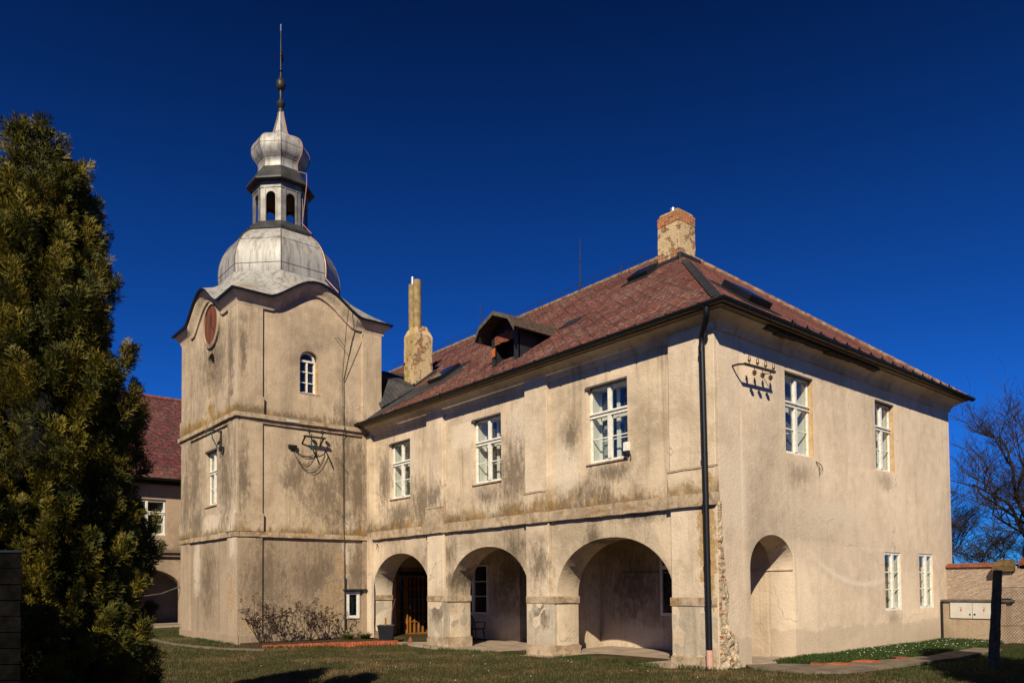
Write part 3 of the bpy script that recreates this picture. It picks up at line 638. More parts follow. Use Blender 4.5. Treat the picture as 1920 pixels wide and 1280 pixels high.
# roof
ez, rz_, yr = 7.06, 11.75, 5.8; rx = -5.3
E0, E1, E2, E3 = (-30,-.43,ez), (.43,-.43,ez), (.43,12.03,ez), (-30,12.03,ez); T0, T1 = (-30,yr,rz_), (rx,yr,rz_)
MB().add([E0,E1,T1,T0,(-30,-.43,ez-.05),(.43,-.43,ez-.05)], [(0,1,2,3),(0,4,5,1)]).build('front_roof', M_tf, H, fix=False)
MB().add([E1,E2,T1,(.43,-.43,ez-.05),(.43,12.03,ez-.05)], [(0,1,2),(0,3,4,1)]).build('hip_roof', M_th, H, fix=False)
MB().add([E2,E3,T0,T1], [(0,1,2,3)]).build('rear_roof', M_tf, H, fix=False)
q = MB(); q.box(-13.75,.42,-.42,12.0,ez-.06,ez-.03); q.box(-26,-19.0,-.42,12.0,ez-.06,ez-.03); q.build('soffit', simple('soffit', (.25,.19,.13), .9), H)
def caps(b, p, q, n, r=.10):
    p, q = Vector(p), Vector(q)
    for k in range(n):
        a = p+(q-p)*(k/n); c = p+(q-p)*((k+1.12)/n); b.tube([a, c], [r*.92, r*1.06], 7)
rt = MB(); caps(rt, T0, (rx-.1,yr,rz_), 70, .10); caps(rt, (rx,yr,rz_+.0), (.3,12.0,ez+.12), 24, .085)
rt.build('ridge_tile', M_ridge, H, smooth=60)
def onroof(x, y, h=0): return Vector((x, y, ez+(rz_-ez)/(yr+.43)*(y+.43)))+Vector((0,-.602,.798))*h
hs = (rz_-ez)/(.43-rx)
def onhip(x, y, h=0): return Vector((x, y, ez+hs*(.43-x)))+Vector((hs,0,1)).normalized()*h
# lead strip over the near hip
a0, a1 = Vector((.40,-.40,ez+.03)), Vector((rx,yr,rz_+.03)); s0, s1 = a0+(a1-a0)*.05, a0+(a1-a0)*.74
hf = MB()
for sgn, fn in ((0,onroof),(1,onhip)):
    def off(p): 
        return onroof(p.x-.15, p.y-.0, .03) if sgn == 0 else onhip(p.x, p.y+.15, .03)
    hf.add([s0, s1, off(s1), off(s0)], [(0,1,2,3)])
hf.build('hip_flashing', M_slate, H)
def roofbox(b, fn, u0, u1, v0, v1, h0, h1, ax):   # box lying on a roof slope
    P = (lambda u, v, h: fn(u, v, h)) if ax == 'x' else (lambda u, v, h: fn(v, u, h))
    b.hexa([P(u0,v0,h0),P(u1,v0,h0),P(u1,v1,h0),P(u0,v1,h0)],[P(u0,v0,h1),P(u1,v0,h1),P(u1,v1,h1),P(u0,v1,h1)])
def skylight(fn, ax, u0, u1, v0, v1, ap, top=.14):
    b = MB(); roofbox(b, fn, u0-ap, u1+ap, v0-ap*1.3, v1+ap, .012, .022, ax)
    o = b.build('skylight', M_slate, H)
    b = MB(); roofbox(b, fn, u0, u1, v0, v1, .022, top, ax); b.build('skylight_frame', M_gut, o, bevel=.01)
    b = MB(); roofbox(b, fn, u0+.06, u1-.06, v0+.05, v1-.05, top, top+.006, ax); b.build('skylight_glass', M_dark, o)
skylight(onroof, 'x', -12.05, -11.3, 1.25, 2.05, .22)
skylight(onroof, 'x', -5.95, -5.2, 4.25, 4.75, .14)
skylight(onhip, 'y', 2.3, 3.2, -1.75, -.95, .22) if False else None
b = MB(); P = lambda y, x, h: onhip(x, y, h)
def hipbox(b, y0, y1, x0, x1, h0, h1): b.hexa([P(y0,x0,h0),P(y1,x0,h0),P(y1,x1,h0),P(y0,x1,h0)],[P(y0,x0,h1),P(y1,x0,h1),P(y1,x1,h1),P(y0,x1,h1)])
hipbox(b, 2.05, 3.5, -1.6, -.6, .012, .022); o = b.build('skylight', M_slate, H)
b = MB(); hipbox(b, 2.3, 3.2, -1.45, -.75, .022, .17); b.build('skylight_frame', M_gut, o, bevel=.01)
b = MB(); hipbox(b, 2.36, 3.14, -1.4, -.8, .17, .176); b.build('skylight_glass', M_dark, o)
# snow guards along the gable eaves
for k in range(15):
    q = MB(); y = 2.6+k*.62; p = onhip(.15, y, .0); q.bar(p, p+Vector((.03,0,.13)), .03, .03); q.bar(p+Vector((0,0,.1)), p+Vector((.1,0,.02)), .03, .02); q.build('snow_guard', M_gut, H)
# flashing patches around the dormer
for (u0,u1,v0,v1) in ((-6.6,-5.95,1.95,2.4),):
    b = MB(); roofbox(b, onroof, u0, u1, v0, v1, .012, .02, 'x'); b.build('roof_patch', M_slate, H)
# lead covered saddle roof between tower and chimney
A_, B_, C_, D_ = (-15.7,.40,9.62), (-15.7,3.05,9.75), (-13.18,1.40,8.47), (-13.55,.33,7.72)
sd = MB(); sd.add([A_,B_,C_,D_,(-18.5,.40,7.6),(-18.5,2.0,8.9)], [(0,3,2,1),(0,1,5,4)]); sd.build('saddle_roof', M_shing, H)
q = MB()
for k in range(1, 5):
    t = k/5; p = Vector(A_).lerp(Vector(D_), t); r2 = Vector(B_).lerp(Vector(C_), t); q.bar(p+Vector((.01,0,.02)), r2+Vector((.01,0,.02)), .02, .02)
q.build('saddle_seam', M_gut, H)
b = MB()
PX = [(-13.95,-.38),(-13.2,-.28),(-12.1,.35),(-11.5,.62),(-10.75,.98),(-10.45,1.55),(-10.9,1.75),(-11.5,1.85),(-12.3,1.45),(-13.2,1.45),(-14.4,.9)]
b.add([onroof(x, y, .014) for x, y in PX]+[onroof(x, y, .004) for x, y in PX], [tuple(range(len(PX)))]+[(i, i+len(PX), (i+1) % len(PX)+len(PX), (i+1) % len(PX)) for i in range(len(PX))]); b.build('roof_patch', M_shing, H)
# gutters
def gutter(pts, name):
    b = MB(); ang = [math.pi+math.pi*k/8 for k in range(9)]
    vs = []; P_ = [Vector(p) for p in pts]
    for i, p in enumerate(P_):
        d = (P_[min(i+1,len(P_)-1)]-P_[max(i-1,0)]); d.z = 0
        dirs = []
        if i > 0: dirs.append((P_[i]-P_[i-1]).normalized())
        if i < len(P_)-1: dirs.append((P_[i+1]-P_[i]).normalized())
        n_ = sum((Vector((t.y,-t.x,0)) for t in dirs), Vector()); n_.normalize(); k = 1/max(.5, n_.dot(Vector((dirs[0].y,-dirs[0].x,0))))
        for a in ang: vs.append(p+n_*k*math.cos(a)*.085+Vector((0,0,math.sin(a)*.085)))
        for a in reversed(ang): vs.append(p+n_*k*math.cos(a)*.073+Vector((0,0,math.sin(a)*.073)))
    n = 18; fs = []
    for i in range(len(P_)-1):
        for k in range(n): fs.append((i*n+k, i*n+(k+1) % n, (i+1)*n+(k+1) % n, (i+1)*n+k))
    fs.append(tuple(range(n))); fs.append(tuple(range((len(P_)-1)*n, len(P_)*n)))
    b.add(vs, fs); return b
gb = gutter([(-13.95,-.50,7.075),(.50,-.50,7.085),(.50,12.12,7.075)], 'gutter')
for k in range(18):
    x = -13.6+k*.8; gb.bar((x,-.44,7.08),(x,-.585,7.10),.03,.012); gb.tube([(x+.012,-.59,7.09),(x+.012,-.57,7.03),(x+.012,-.52,6.99)], .012, 5)
for k in range(15):
    y = .3+k*.8; gb.tube([(.59,y,7.09),(.57,y,7.03),(.52,y,6.99)], .012, 5)
gb.build('gutter', M_gut, H, smooth=50)
MB().tube([(-14.0,-.55,6.9),(-13.97,-.5,7.02),(-13.9,-.5,7.08)], [.07,.09,.09], 8).build('gutter_end', M_gut, H, smooth=50)
dp = MB(); dp.tube([(.13,-.50,7.02),(.13,-.50,6.90),(.11,-.47,6.82),(-.15,-.24,6.62),(-.205,-.20,6.54),(-.207,-.195,6.4),(-.175,-.195,3.7),(-.14,-.205,.36)], .060, 12)
for z in (6.3, 4.2, 3.25, 2.1, 1.3): xq = -.14-.0115*z; dp.tube([(xq,-.196,z-.04),(xq,-.196,z+.04)], .066, 12)
dp.lathe([(.06,6.98),(.1,7.03)], (.13,-.50,0), 12)
dpo = dp.build('downpipe', M_gut, H, smooth=50)
MB().tube([(-.14,-.205,.37),(-.137,-.205,-.06)], .068, 12).build('pipe_boot', simple('boot_plastic', (.62,.36,.28), .5, 0, .3, 4), dpo, smooth=50)
MB().lathe([(.16,-.1),(.17,-.02),(.1,.0)], (-.135,-.24,0), 12).build('drain_pot', M_black, dpo, smooth=40)
# chimneys
def jitterbox(x0, x1, y0, y1, z0, z1, taper=0, st=.02, name='chimney', m=M_ch1, parent=H):
    b = MB(); cx_, cy_ = (x0+x1)/2, (y0+y1)/2
    t = 1-taper
    b.hexa([(x0,y0,z0),(x1,y0,z0),(x1,y1,z0),(x0,y1,z0)],[(cx_+(x0-cx_)*t,cy_+(y0-cy_)*t,z1),(cx_+(x1-cx_)*t,cy_+(y0-cy_)*t,z1),(cx_+(x1-cx_)*t,cy_+(y1-cy_)*t,z1),(cx_+(x0-cx_)*t,cy_+(y1-cy_)*t,z1)])
    return lumpy(b, name, m, parent, st, 4.5, bev=.02)
c1 = jitterbox(-5.27,-4.49,4.78,5.56,10.3,12.12)
jitterbox(-5.275,-4.485,4.775,5.565,12.08,12.40,0,.012,'chimney_head',M_ch1t,c1)
jitterbox(-5.25,-4.51,4.80,5.54,12.395,12.50,.12,.015,'chimney_cap',M_trim,c1)
MB().tube([(-4.97,5.15,12.45),(-4.97,5.15,12.72)], .085, 12).build('flue', M_steel, c1, smooth=50)
q = MB(); q.box(-5.4,-4.40,4.66,4.775,10.55,11.02); q.box(-4.487,-4.36,4.66,5.66,10.6,11.12); q.build('chimney_flashing', M_slate, c1, bevel=.03)
c2 = jitterbox(-14.42,-13.68,1.76,2.52,8.0,10.62,0,.03,'chimney',M_ch2)
jitterbox(-14.43,-13.67,1.75,2.53,10.58,10.98,.42,.03,'chimney_shoulder',M_ch2,c2)
for (x, y, z1, r_) in ((-13.92,2.02,12.62,.15),(-14.25,2.04,12.55,.15)):
    MB().tube([(x,y,10.85),(x,y,z1)], r_, 14).build('flue', M_pipe, c2, smooth=50)
MB().tube([(-14.25,2.04,12.5),(-14.25,2.04,12.85)], .06, 10).build('flue_liner', M_steel, c2, smooth=50)
q = MB(); q.add([(-14.5,1.70,8.62),(-13.6,1.70,8.66),(-13.6,1.70,8.8),(-14.5,1.70,8.76)], [(0,1,2,3)]); q.hexa([(-13.66,1.70,8.4),(-13.60,1.70,8.4),(-13.60,2.6,9.1),(-13.66,2.6,9.1)],[(-13.66,1.70,8.74),(-13.60,1.70,8.70),(-13.60,2.6,9.42),(-13.66,2.6,9.46)]); q.build('chimney_flashing', M_slate, c2)
# dormer
dm = MB(); dx0, dx1, dy = -7.85, -6.72, .60
dm.box(dx1-.06,dx1,dy,2.2,7.7,8.62); dm.box(dx0,dx0+.06,dy,2.2,7.7,8.62); dm.box(dx0+.02,dx1-.02,dy+.2,2.2,7.75,7.8)
dmo = dm.build('dormer', M_slate, H)
MB().box(dx0,dx0+.10,dy-.03,dy+.05,7.72,8.62).box(dx1-.16,dx1,dy-.03,dy+.05,7.72,8.62).box(dx0+.1,dx1-.16,dy-.02,dy+.06,7.78,7.84).build('dormer_post', M_slate, dmo)
q = MB(); q.prism([(dx0-.1,8.58),(dx1+.1,8.58),(dx1+.02,8.84),((dx0+dx1)/2,8.98),(dx0-.02,8.84)], 'y', dy+.03, dy+.07); 
q.build('dormer_gable', M_dwood, dmo)
q = MB(); 
for k in range(4): q.box(dx0+.12+k*.215, dx0+.31+k*.215, dy-.015, dy+.028, 8.42+.02*(k % 2), 8.66+.03*(k%3))
q.build('hung_tile', M_terra, dmo)
MB().box(dx0+.02,dx0+.16,dy-.05,dy-.031,8.10,8.34).build('loose_tile', simple('orange_tile', (.45,.12,.035), .9, 0, .3, 8), dmo)
q = MB(); q.box(dx0+.1,dx1-.16,dy+.45,dy+.5,7.75,8.6)
for k in range(6): q.box(dx0+.12+k*.15,dx0+.25+k*.15,dy+.42,dy+.45,7.75,8.35)
q.build('dormer_boarding', M_dwood, dmo)
xm = (dx0+dx1)/2; pf = [(-.88,8.56),(-.64,8.92),(0,9.20),(.64,8.92),(.88,8.56)]; pin = [(-.84,8.53),(-.62,8.86),(0,9.13),(.62,8.86),(.84,8.53)]
q = MB(); yf = dy-.42
vs = [(xm+a, yf, z) for a, z in pf]+[(xm+a, 3.0, z) for a, z in pf]+[(xm+a, yf, z) for a, z in pin]+[(xm+a, 3.0, z) for a, z in pin]
fs = []
for k in range(4): fs += [(k,k+1,k+6,k+5),(k+10,k+15,k+16,k+11),(k,k+10,k+11,k+1),(k+5,k+6,k+16,k+15)]
fs += [(0,5,15,10),(4,14,19,9)]
q.add(vs, fs); q.build('dormer_roof', M_tf if False else simple('mossy_shingle', (.085,.052,.034), .95, 0, .55, 9, 1.0, c2=(.032,.028,.022)), dmo)
q = MB()
for k in range(4):
    a, c = pf[k], pf[k+1]; q.bar((xm+a[0],yf-.01,a[1]-.05),(xm+c[0],yf-.01,c[1]-.05),.03,.10,(0,-1,0)) if False else q.hexa([(xm+a[0],yf-.025,a[1]-.12),(xm+c[0],yf-.025,c[1]-.12),(xm+c[0],yf-.003,c[1]-.12),(xm+a[0],yf-.003,a[1]-.12)],[(xm+a[0],yf-.025,a[1]-.01),(xm+c[0],yf-.025,c[1]-.01),(xm+c[0],yf-.003,c[1]-.01),(xm+a[0],yf-.003,a[1]-.01)])
q.build('barge_board', M_gwood, dmo)
# lightning rods and ridge wire
for x, h in ((-9.46,1.9),(-15.1,1.35)):
    q = MB(); q.tube([(x,5.8,11.7),(x,5.8,11.95),(x,5.8,11.8+h*.55),(x,5.8,11.75+h)], [.04,.022,.018,.010], 6); q.tube([(x-.02,5.8,11.72+h*.6),(x+.03,5.8,11.72+h*.6)], .03, 6)
    q.build('lightning_rod', M_iron, H)
q = MB(); pts = []
for k in range(9):
    x = -5.6-k*1.9; q.tube([(x,5.7,11.75),(x,5.7,12.02)], .016, 5); pts += [(x,5.7,12.02),(x-.95,5.7,11.97)]
q.tube(pts, .009, 5); q.build('ridge_wire', M_iron, H)
# old insulator rack on the gable
q = MB(); e = .27
q.tube([(0,.52,6.06),(.14,.50,6.06),(e,.56,6.05)], .022, 8); q.bar((e,.54,6.05),(e,1.68,6.08),.035,.05); q.tube([(0,.52,6.06),(.10,.72,5.83),(.02,1.0,5.72)], .014, 6) if False else None
q.tube([(e,1.66,6.07),(.0,1.60,6.075)], .010, 6)
rk = q.build('insulator_rack', M_iron, H, smooth=60)
for k in range(4):
    y = .72+k*.30; 
    MB().tube([(e,y,6.03),(e,y,6.16)], .012, 6).lathe([(.015,6.12),(.03,6.13),(.034,6.17),(.022,6.19),(.03,6.22),(.012,6.25)], (e,y,0), 10).build('insulator', M_porc, rk, smooth=50)
for k in range(3):
    y = .90+k*.30; MB().tube([(e,y,6.06),(e,y,5.90)], .010, 6).lathe([(.012,5.87),(.03,5.885),(.034,5.91),(.06,5.925),(.02,5.945),(.05,5.965),(.012,5.98)], (e,y,0), 10).build('insulator', M_porc, rk, smooth=50)
# cable ends and small fittings
q = MB(); q.tube([(.01,3.78,4.44),(.05,3.86,4.40),(.06,3.95,4.35),(.05,4.02,4.24)], .009, 5); q.tube([(.01,3.80,4.42),(.05,3.86,4.3),(.03,3.92,4.14)], .008, 5); q.build('cut_cable', M_iron, H)
sb = MB().box(-2.40,-2.26,-.10,.0,4.60,4.80).build('sensor_box', M_white, H, bevel=.012)
MB().box(-2.39,-2.27,-.12,-.0,4.50,4.597).build('sensor_lens', M_black, sb, bevel=.02)
MB().tube([(-2.26,-.03,4.55),(-2.2,-.06,4.47),(-2.24,-.03,4.40),(-2.28,-.01,4.43)], .006, 5).build('sensor_cable', M_black, sb)
o = MB().lathe([(.045,4.542),(.055,4.66),(.05,4.66)], (-.29,3.12,0), 12).build('cup', M_blue, None, smooth=50); tag(o, 'small blue cup on the sill behind the upper gable window nearest the corner', 'cup')
q = MB(); q.tube([(-13.3,-.02,3.07),(-13.1,-.10,3.07),(-13.14,-.10,2.9)], .012, 5); q.build('wall_hook', M_iron, H)
# ---------------------------------------------------------------- tower
TC = (-16.48, -1.985); THX, THY = 2.67, 2.445
T = empty('bell_tower', (TC[0], TC[1], 0), 'square plastered tower with zinc onion dome, open lantern and spire, against the house', 'tower')
def hood(u):           # rise of the eaves line over the middle of each face, u in metres from its centre
    a = abs(u)/1.40
    return .80*(.5+.5*math.cos(math.pi*min(1, a)))**.72 if a < 1 else 0
ZE = 10.60             # eave level
def topline(lo, hi, c, n=40): return [(hi-(hi-lo)*k/n, ZE-.05+hood(hi-(hi-lo)*k/n-c)) for k in range(n+1)]
o_r = [(-4.43,-.45),(.46,-.45)]+topline(-4.43, .46, TC[1])
MB().panel(o_r, [arch(-2.47,-1.83,8.92,.30,7.85,12), rect(-.87,-.37,.62,1.53)], 'x', -14.31, -13.81, .01).build('side_wall', M_twr, T, smooth=30)
o_l = [(-19.15,-.45),(-14.32,-.45)]+topline(-19.15, -14.32, TC[0])
MB().panel(o_l, [rect(-16.72,-15.66,4.32,6.1), arch(-16.57,-15.92,9.0,.30,7.85,12)], 'y', -4.43, -3.93, .004).build('front_wall', M_twl, T, smooth=30)
MB().box(-14.335,-13.86,-4.434,-3.93,-.45,10.9).build('front_wall', M_twl, T)
q = MB(); q.panel([(-4.42,-.45),(.46,-.45)]+topline(-4.43,.46,TC[1]), [], 'x', -19.15, -18.7); q.panel([(-18.69,-.45),(-14.33,-.45)]+topline(-18.69,-14.33,TC[0]), [], 'y', .0, .459); q.build('rear_wall', M_wing, T)
MB().box(-16.7,-15.8,-4.12,-4.05,7.7,9.4).build('niche_back', M_twl, T)
# storey ledges, pilasters, pedestals
def ring(b, o, z0, z1):   # band round the tower, proud by o
    x0, x1, y0, y1 = TC[0]-THX, TC[0]+THX, TC[1]-THY, TC[1]+THY
    b.box(x0-o,x1+o,y0-o,y0+.02,z0,z1); b.box(x1-.02,x1+o,y0+.021,y1+o,z0,z1); b.box(x0-o,x0+.02,y0+.021,y1+o,z0,z1)
b = MB(); ring(b, .14, 6.80, 6.95); lumpy(b, 'ledge', M_trim, T, .012)
b = MB(); ring(b, .06, 6.68, 6.80); lumpy(b, 'ledge', M_trim, T, .008)
b = MB(); ring(b, .09, 3.20, 3.36); lumpy(b, 'ledge', M_trim, T, .012)
b = MB(); ring(b, .07, -.45, .26); lumpy(b, 'plinth', M_twr, T, .025, bev=.02)
PW = .74
for (z0, z1, pz, lo) in ((6.95,10.35,7.49,0),(3.36,6.70,3.92,0),(.2,3.2,None,0)):
    for (s0, s1) in ((-4.43,-4.43+PW),(.46-PW,.46)):
        fine = lambda m_, bx, nm, st: lumpy(bx, nm, m_, T, st)
        MB().box(-13.82,-13.755,s0+.004,s1,z0,z1).build('pilaster', M_twr, T, bevel=.01)
        if pz:
            lumpy(MB().box(-13.82,-13.715,s0-.02,s1+.03,z0,pz), 'pedestal', M_twr, T, .008)
    for (s0, s1) in ((-19.15,-18.17),(-14.56,-13.755)):
        MB().box(s0,s1,-4.485,-4.42,z0,z1).build('pilaster', M_twl, T, bevel=.01)
        if pz: lumpy(MB().box(s0-.03,s1+.035,-4.53,-4.42,z0,pz), 'pedestal', M_twl, T, .008)
# windows
def arch_window(parent, M, w, h, rise):
    n = 12; out = [(0,0),(w,0)]; inn = [(.05,.05),(w-.05,.05)]
    for k in range(n+1):
        t = math.pi*k/n; out.append((w/2+w/2*math.cos(t), h+rise*math.sin(t))); inn.append((w/2+(w/2-.05)*math.cos(t), h+(rise-.05)*math.sin(t)))
    b = MB(M); b.panel(out, [inn], 'y', -.02, .04)
    b.box(w/2-.022,w/2+.022,-.03,.03,.05,h); b.box(.05,w-.05,-.035,.03,h-.03,h+.03)
    for z in (h*.34, h*.67): b.box(.05,w-.05,-.01,.02,z-.016,z+.016)
    o = b.build('window', M_white, parent); MB(M).box(.02,w-.02,.042,.05,.02,h+rise-.02).build('pane', M_dark, o); return o
arch_window(T, Matrix.Translation((-13.81-.14, -2.46, 7.86)) @ RZ['x'], .56, 1.05, .30)
MB().box(-14.0,-13.80,-2.50,-1.80,7.82,7.86).build('sill', M_trim, T, bevel=.006)
MB().box(-14.02,-13.815,-1.90,-1.825,7.86,8.92).build('jamb_render', M_jamb, T)
window(T, 'y', -4.43, -16.70, 1.02, 4.34, 1.74, .16, 'box')
MB().box(-16.75,-15.62,-4.44,-4.3,6.09,6.14).build('lintel', M_gwood, T)
MB().box(-16.75,-15.62,-4.47,-4.31,4.28,4.33).build('sill', M_trim, T, bevel=.006)
window(T, 'x', -13.81, -.86, .48, .63, .89, -.015, 'one', dep=.08, inner=False)
MB().box(-13.9,-13.66,-.97,-.16,1.55,1.60).build('window_hood', M_slate, T)
# round wooden clock board
ck = MB(); ck.lathe([(.0,0),(.645,0),(.645,.05),(.60,.055),(.0,.055)], (0,0,0), 40, close=False)
ck.v = [(TC[0]+.38+x, -4.425-z, 10.20+y) for x, y, z in ck.v]
def boards():
    m, nt, b_ = mat('red_boards'); p = pos(nt)
    w = noi(nt, scl(nt, p, (14, 14, .9)), 1, 6, .7); col = mix(nt, rng_(nt, w, .38, .62), (.055,.022,.014), (.20,.052,.026)); nt.links.new(col, b_.inputs['Base Color']); b_.inputs['Roughness'].default_value = .9; bump(nt, b_, w, .8, .03); return m
co = ck.build('clock_board', boards(), T, smooth=30)
q = MB(); 
for k in range(36):
    a0_, a1_ = 2*math.pi*k/36, 2*math.pi*(k+1)/36
    P_ = lambda r_, a, y: (TC[0]+.38+r_*math.cos(a), y, 10.20+r_*math.sin(a))
    q.hexa([P_(.645,a0_,-4.52),P_(.645,a1_,-4.52),P_(.76,a1_,-4.50),P_(.76,a0_,-4.50)],[P_(.645,a0_,-4.42),P_(.645,a1_,-4.42),P_(.76,a1_,-4.42),P_(.76,a0_,-4.42)])
q.build('clock_surround', M_twl, T, smooth=40)
q = MB(); cxk = TC[0]+.38; q.bar((cxk-.02,-4.485,10.22),(cxk+.22,-4.485,9.98),.02,.02); q.bar((cxk,-4.485,10.2),(cxk+.02,-4.485,10.5),.02,.02); q.build('clock_hand', M_iron, co)
# wavy cornice and metal roof
NS = 32
def eave_ring(o, dz):
    pts = []
    hx, hy = THX, THY
    for side in range(4):
        for k in range(NS):
            s_ = -1+2*k/NS
            if side == 0: p = (hx+o, s_*(hy+o), hood(s_*hy))
            elif side == 1: p = (-s_*(hx+o), hy+o, hood(s_*hx))
            elif side == 2: p = (-(hx+o), -s_*(hy+o), hood(s_*hy))
            else: p = (s_*(hx+o), -(hy+o), hood(s_*hx))
            pts.append(Vector((TC[0]+p[0], TC[1]+p[1], ZE+dz+p[2])))
    return pts
def loft(rings, close=False):
    b = MB(); n = len(rings[0]); vs = [p for r_ in rings for p in r_]; fs = []
    for i in range(len(rings)-1):
        for k in range(n): fs.append((i*n+k, i*n+(k+1) % n, (i+1)*n+(k+1) % n, (i+1)*n+k))
    if close:
        i = len(rings)-1
        for k in range(n): fs.append((i*n+k, i*n+(k+1) % n, (k+1) % n, k))
    b.add(vs, fs); return b
loft([eave_ring(o, z) for o, z in ((.0,-.36),(.06,-.36),(.08,-.27),(.10,-.23),(.15,-.18),(.20,-.11),(.24,-.05),(.24,-.015),(0,-.015))], True).build('cornice', M_fac, T, smooth=40)
def octo(a, z, pa=None):   # ring matching eave_ring's parametrisation, octagon with apothem a
    pts = []
    for side in range(4):
        for k in range(NS):
            s_ = -1+2*k/NS; th = side*math.pi/2+s_*math.pi/4
            d = ((th+math.pi/8) % (math.pi/4))-math.pi/8; r_ = a/math.cos(d)
            pts.append(Vector((TC[0]+r_*math.cos(th), TC[1]+r_*math.sin(th), z)))
    return pts
e0, e1, e2 = eave_ring(.24,-.012), eave_ring(.32,-.03), eave_ring(.325,.02)
n0 = octo(1.92, 11.95); n1 = octo(2.12, 11.45)
def lerp_ring(a, b, t, sag=0): return [p.lerp(q_, t)+Vector((0,0,-sag)) for p, q_ in zip(a, b)]
mid = eave_ring(.20, .055)
loft([e0, e1, e2]).build('eaves_edge', M_gut, T, smooth=40)
loft([e2, mid, lerp_ring(mid, n0, .35, .10), lerp_ring(mid, n0, .62, .12), lerp_ring(mid, n0, .85, .06), n0]).build('roof', M_zinc, T, smooth=60)
def oct_lathe(prof):       # (circumradius, z)
    b = MB(); b.lathe([(r_, z) for r_, z in prof], (TC[0], TC[1], 0), 8, rot=R(22.5)); return b
def fine(prof, n=6):
    out = []
    for i in range(len(prof)-1):
        p0, p1, p2, p3 = prof[max(i-1,0)], prof[i], prof[i+1], prof[min(i+2,len(prof)-1)]
        for k in range(n):
            t = k/n; f = lambda a,b_,c,d: .5*((2*b_)+(-a+c)*t+(2*a-5*b_+4*c-d)*t*t+(-a+3*b_-3*c+d)*t**3)
            out.append((f(p0[0],p1[0],p2[0],p3[0]), f(p0[1],p1[1],p2[1],p3[1])))
    out.append(prof[-1]); return out
DOME = fine([(1.92,11.3),(1.99,11.8),(2.03,12.2),(2.01,12.6),(1.89,13.0),(1.68,13.35),(1.40,13.62),(1.22,13.75)])
oct_lathe(DOME).build('dome', M_zinc, T, smooth=25)
def seams(parent, prof, zs, name='seam', rr=.016):
    b = MB()
    for k in range(8):
        t = R(22.5+45*k); b.tube([(TC[0]+r_*1.003*math.cos(t), TC[1]+r_*1.003*math.sin(t), z) for r_, z in prof], rr, 5)
    for z in zs:
        r_ = np.interp(z, [p[1] for p in prof], [p[0] for p in prof])
        ring_ = [(TC[0]+r_*1.002*math.cos(R(22.5+45*k)), TC[1]+r_*1.002*math.sin(R(22.5+45*k)), z) for k in range(9)]
        for k in range(8): b.tube([ring_[k], ring_[k+1]], rr*.6, 4)
    return b.build(name, M_seam, parent)
seams(T, DOME, (12.25, 13.15))
oct_lathe([(1.38,13.68),(1.40,13.76),(1.30,13.84),(1.08,14.02),(1.0,14.1),(.9,14.1)]).build('lantern_skirt', M_lead, T)
# lantern: eight arched panels
ap = .86; hw = ap*math.tan(R(22.5))
for k in range(8):
    Mx = Matrix.Translation((TC[0], TC[1], 0)) @ Matrix.Rotation(R(45*k+90), 4, 'Z')
    b = MB(Mx); b.panel(rect(-hw,hw,14.0,15.75), [arch(-.165,.165,14.98,.17,14.12,12)], 'y', -ap, -ap+.05)
    b.box(-hw,hw,-ap-.02,-ap,15.28,15.33)
    for sx in (-1, 1): b.box(sx*.20-.02,sx*.20+.02,-ap-.02,-ap,14.1,15.28)
    b.build('lantern_panel', M_zinc2, T)
MB().tube([(TC[0],TC[1],13.9),(TC[0],TC[1],14.10)], .8, 8).build('lantern_floor', M_lead, T)
MB().tube([(TC[0],TC[1],15.2),(TC[0],TC[1],15.7)], .84, 8).build('lantern_ceiling', M_lead, T)
oct_lathe([(.90,15.52),(1.10,15.50),(1.16,15.52),(1.16,15.57),(1.0,15.80),(.84,16.05),(.78,16.12)]).build('lantern_eaves', M_lead, T)
ON = fine([(.77,16.08),(.745,16.28),(.80,16.44),(.92,16.60),(.98,16.80),(.95,17.04),(.78,17.26),(.50,17.42),(.32,17.52),(.24,17.75),(.18,17.98),(.115,18.25),(.085,18.42)])
oct_lathe(ON).build('onion', M_zinc, T, smooth=25); seams(T, ON, (16.44, 16.86, 17.6), rr=.012)
fn = MB(); fn.lathe([(.085,18.40),(.10,18.5),(.07,18.55),(.14,18.66),(.155,18.74),(.10,18.80),(.06,18.86),(.045,18.95),(.05,19.12),(.05,19.2),(.12,19.24),(.16,19.34),(.165,19.45),(.13,19.56),(.06,19.64),(.035,19.72),(.03,20.0),(.022,20.6),(.012,21.55)], (TC[0],TC[1],0), 14)
fn.lathe([(.02,19.86),(.07,19.9),(.02,19.94)], (TC[0],TC[1],0), 10)
F_ = fn.build('finial', simple('dark_bronze', (.055,.05,.042), .5, .4, .4, 8), T, smooth=45)
vd = Vector((.5,-.85,0)).normalized()
q = MB(); c_ = Vector((TC[0],TC[1],20.45)); q.add([c_+vd*.02+Vector((0,0,.22)), c_-vd*.16+Vector((0,0,.10)), c_-vd*.14-Vector((0,0,.18)), c_+vd*.02-Vector((0,0,.12))], [(0,1,2,3)]); q.bar(c_+vd*.1, c_-vd*.1, .02, .02)
q.build('weather_vane', M_iron, F_)
MB().tube([(TC[0],TC[1],21.35),(TC[0],TC[1],21.60)], .022, 6).build('rod_tip', M_steel, F_)
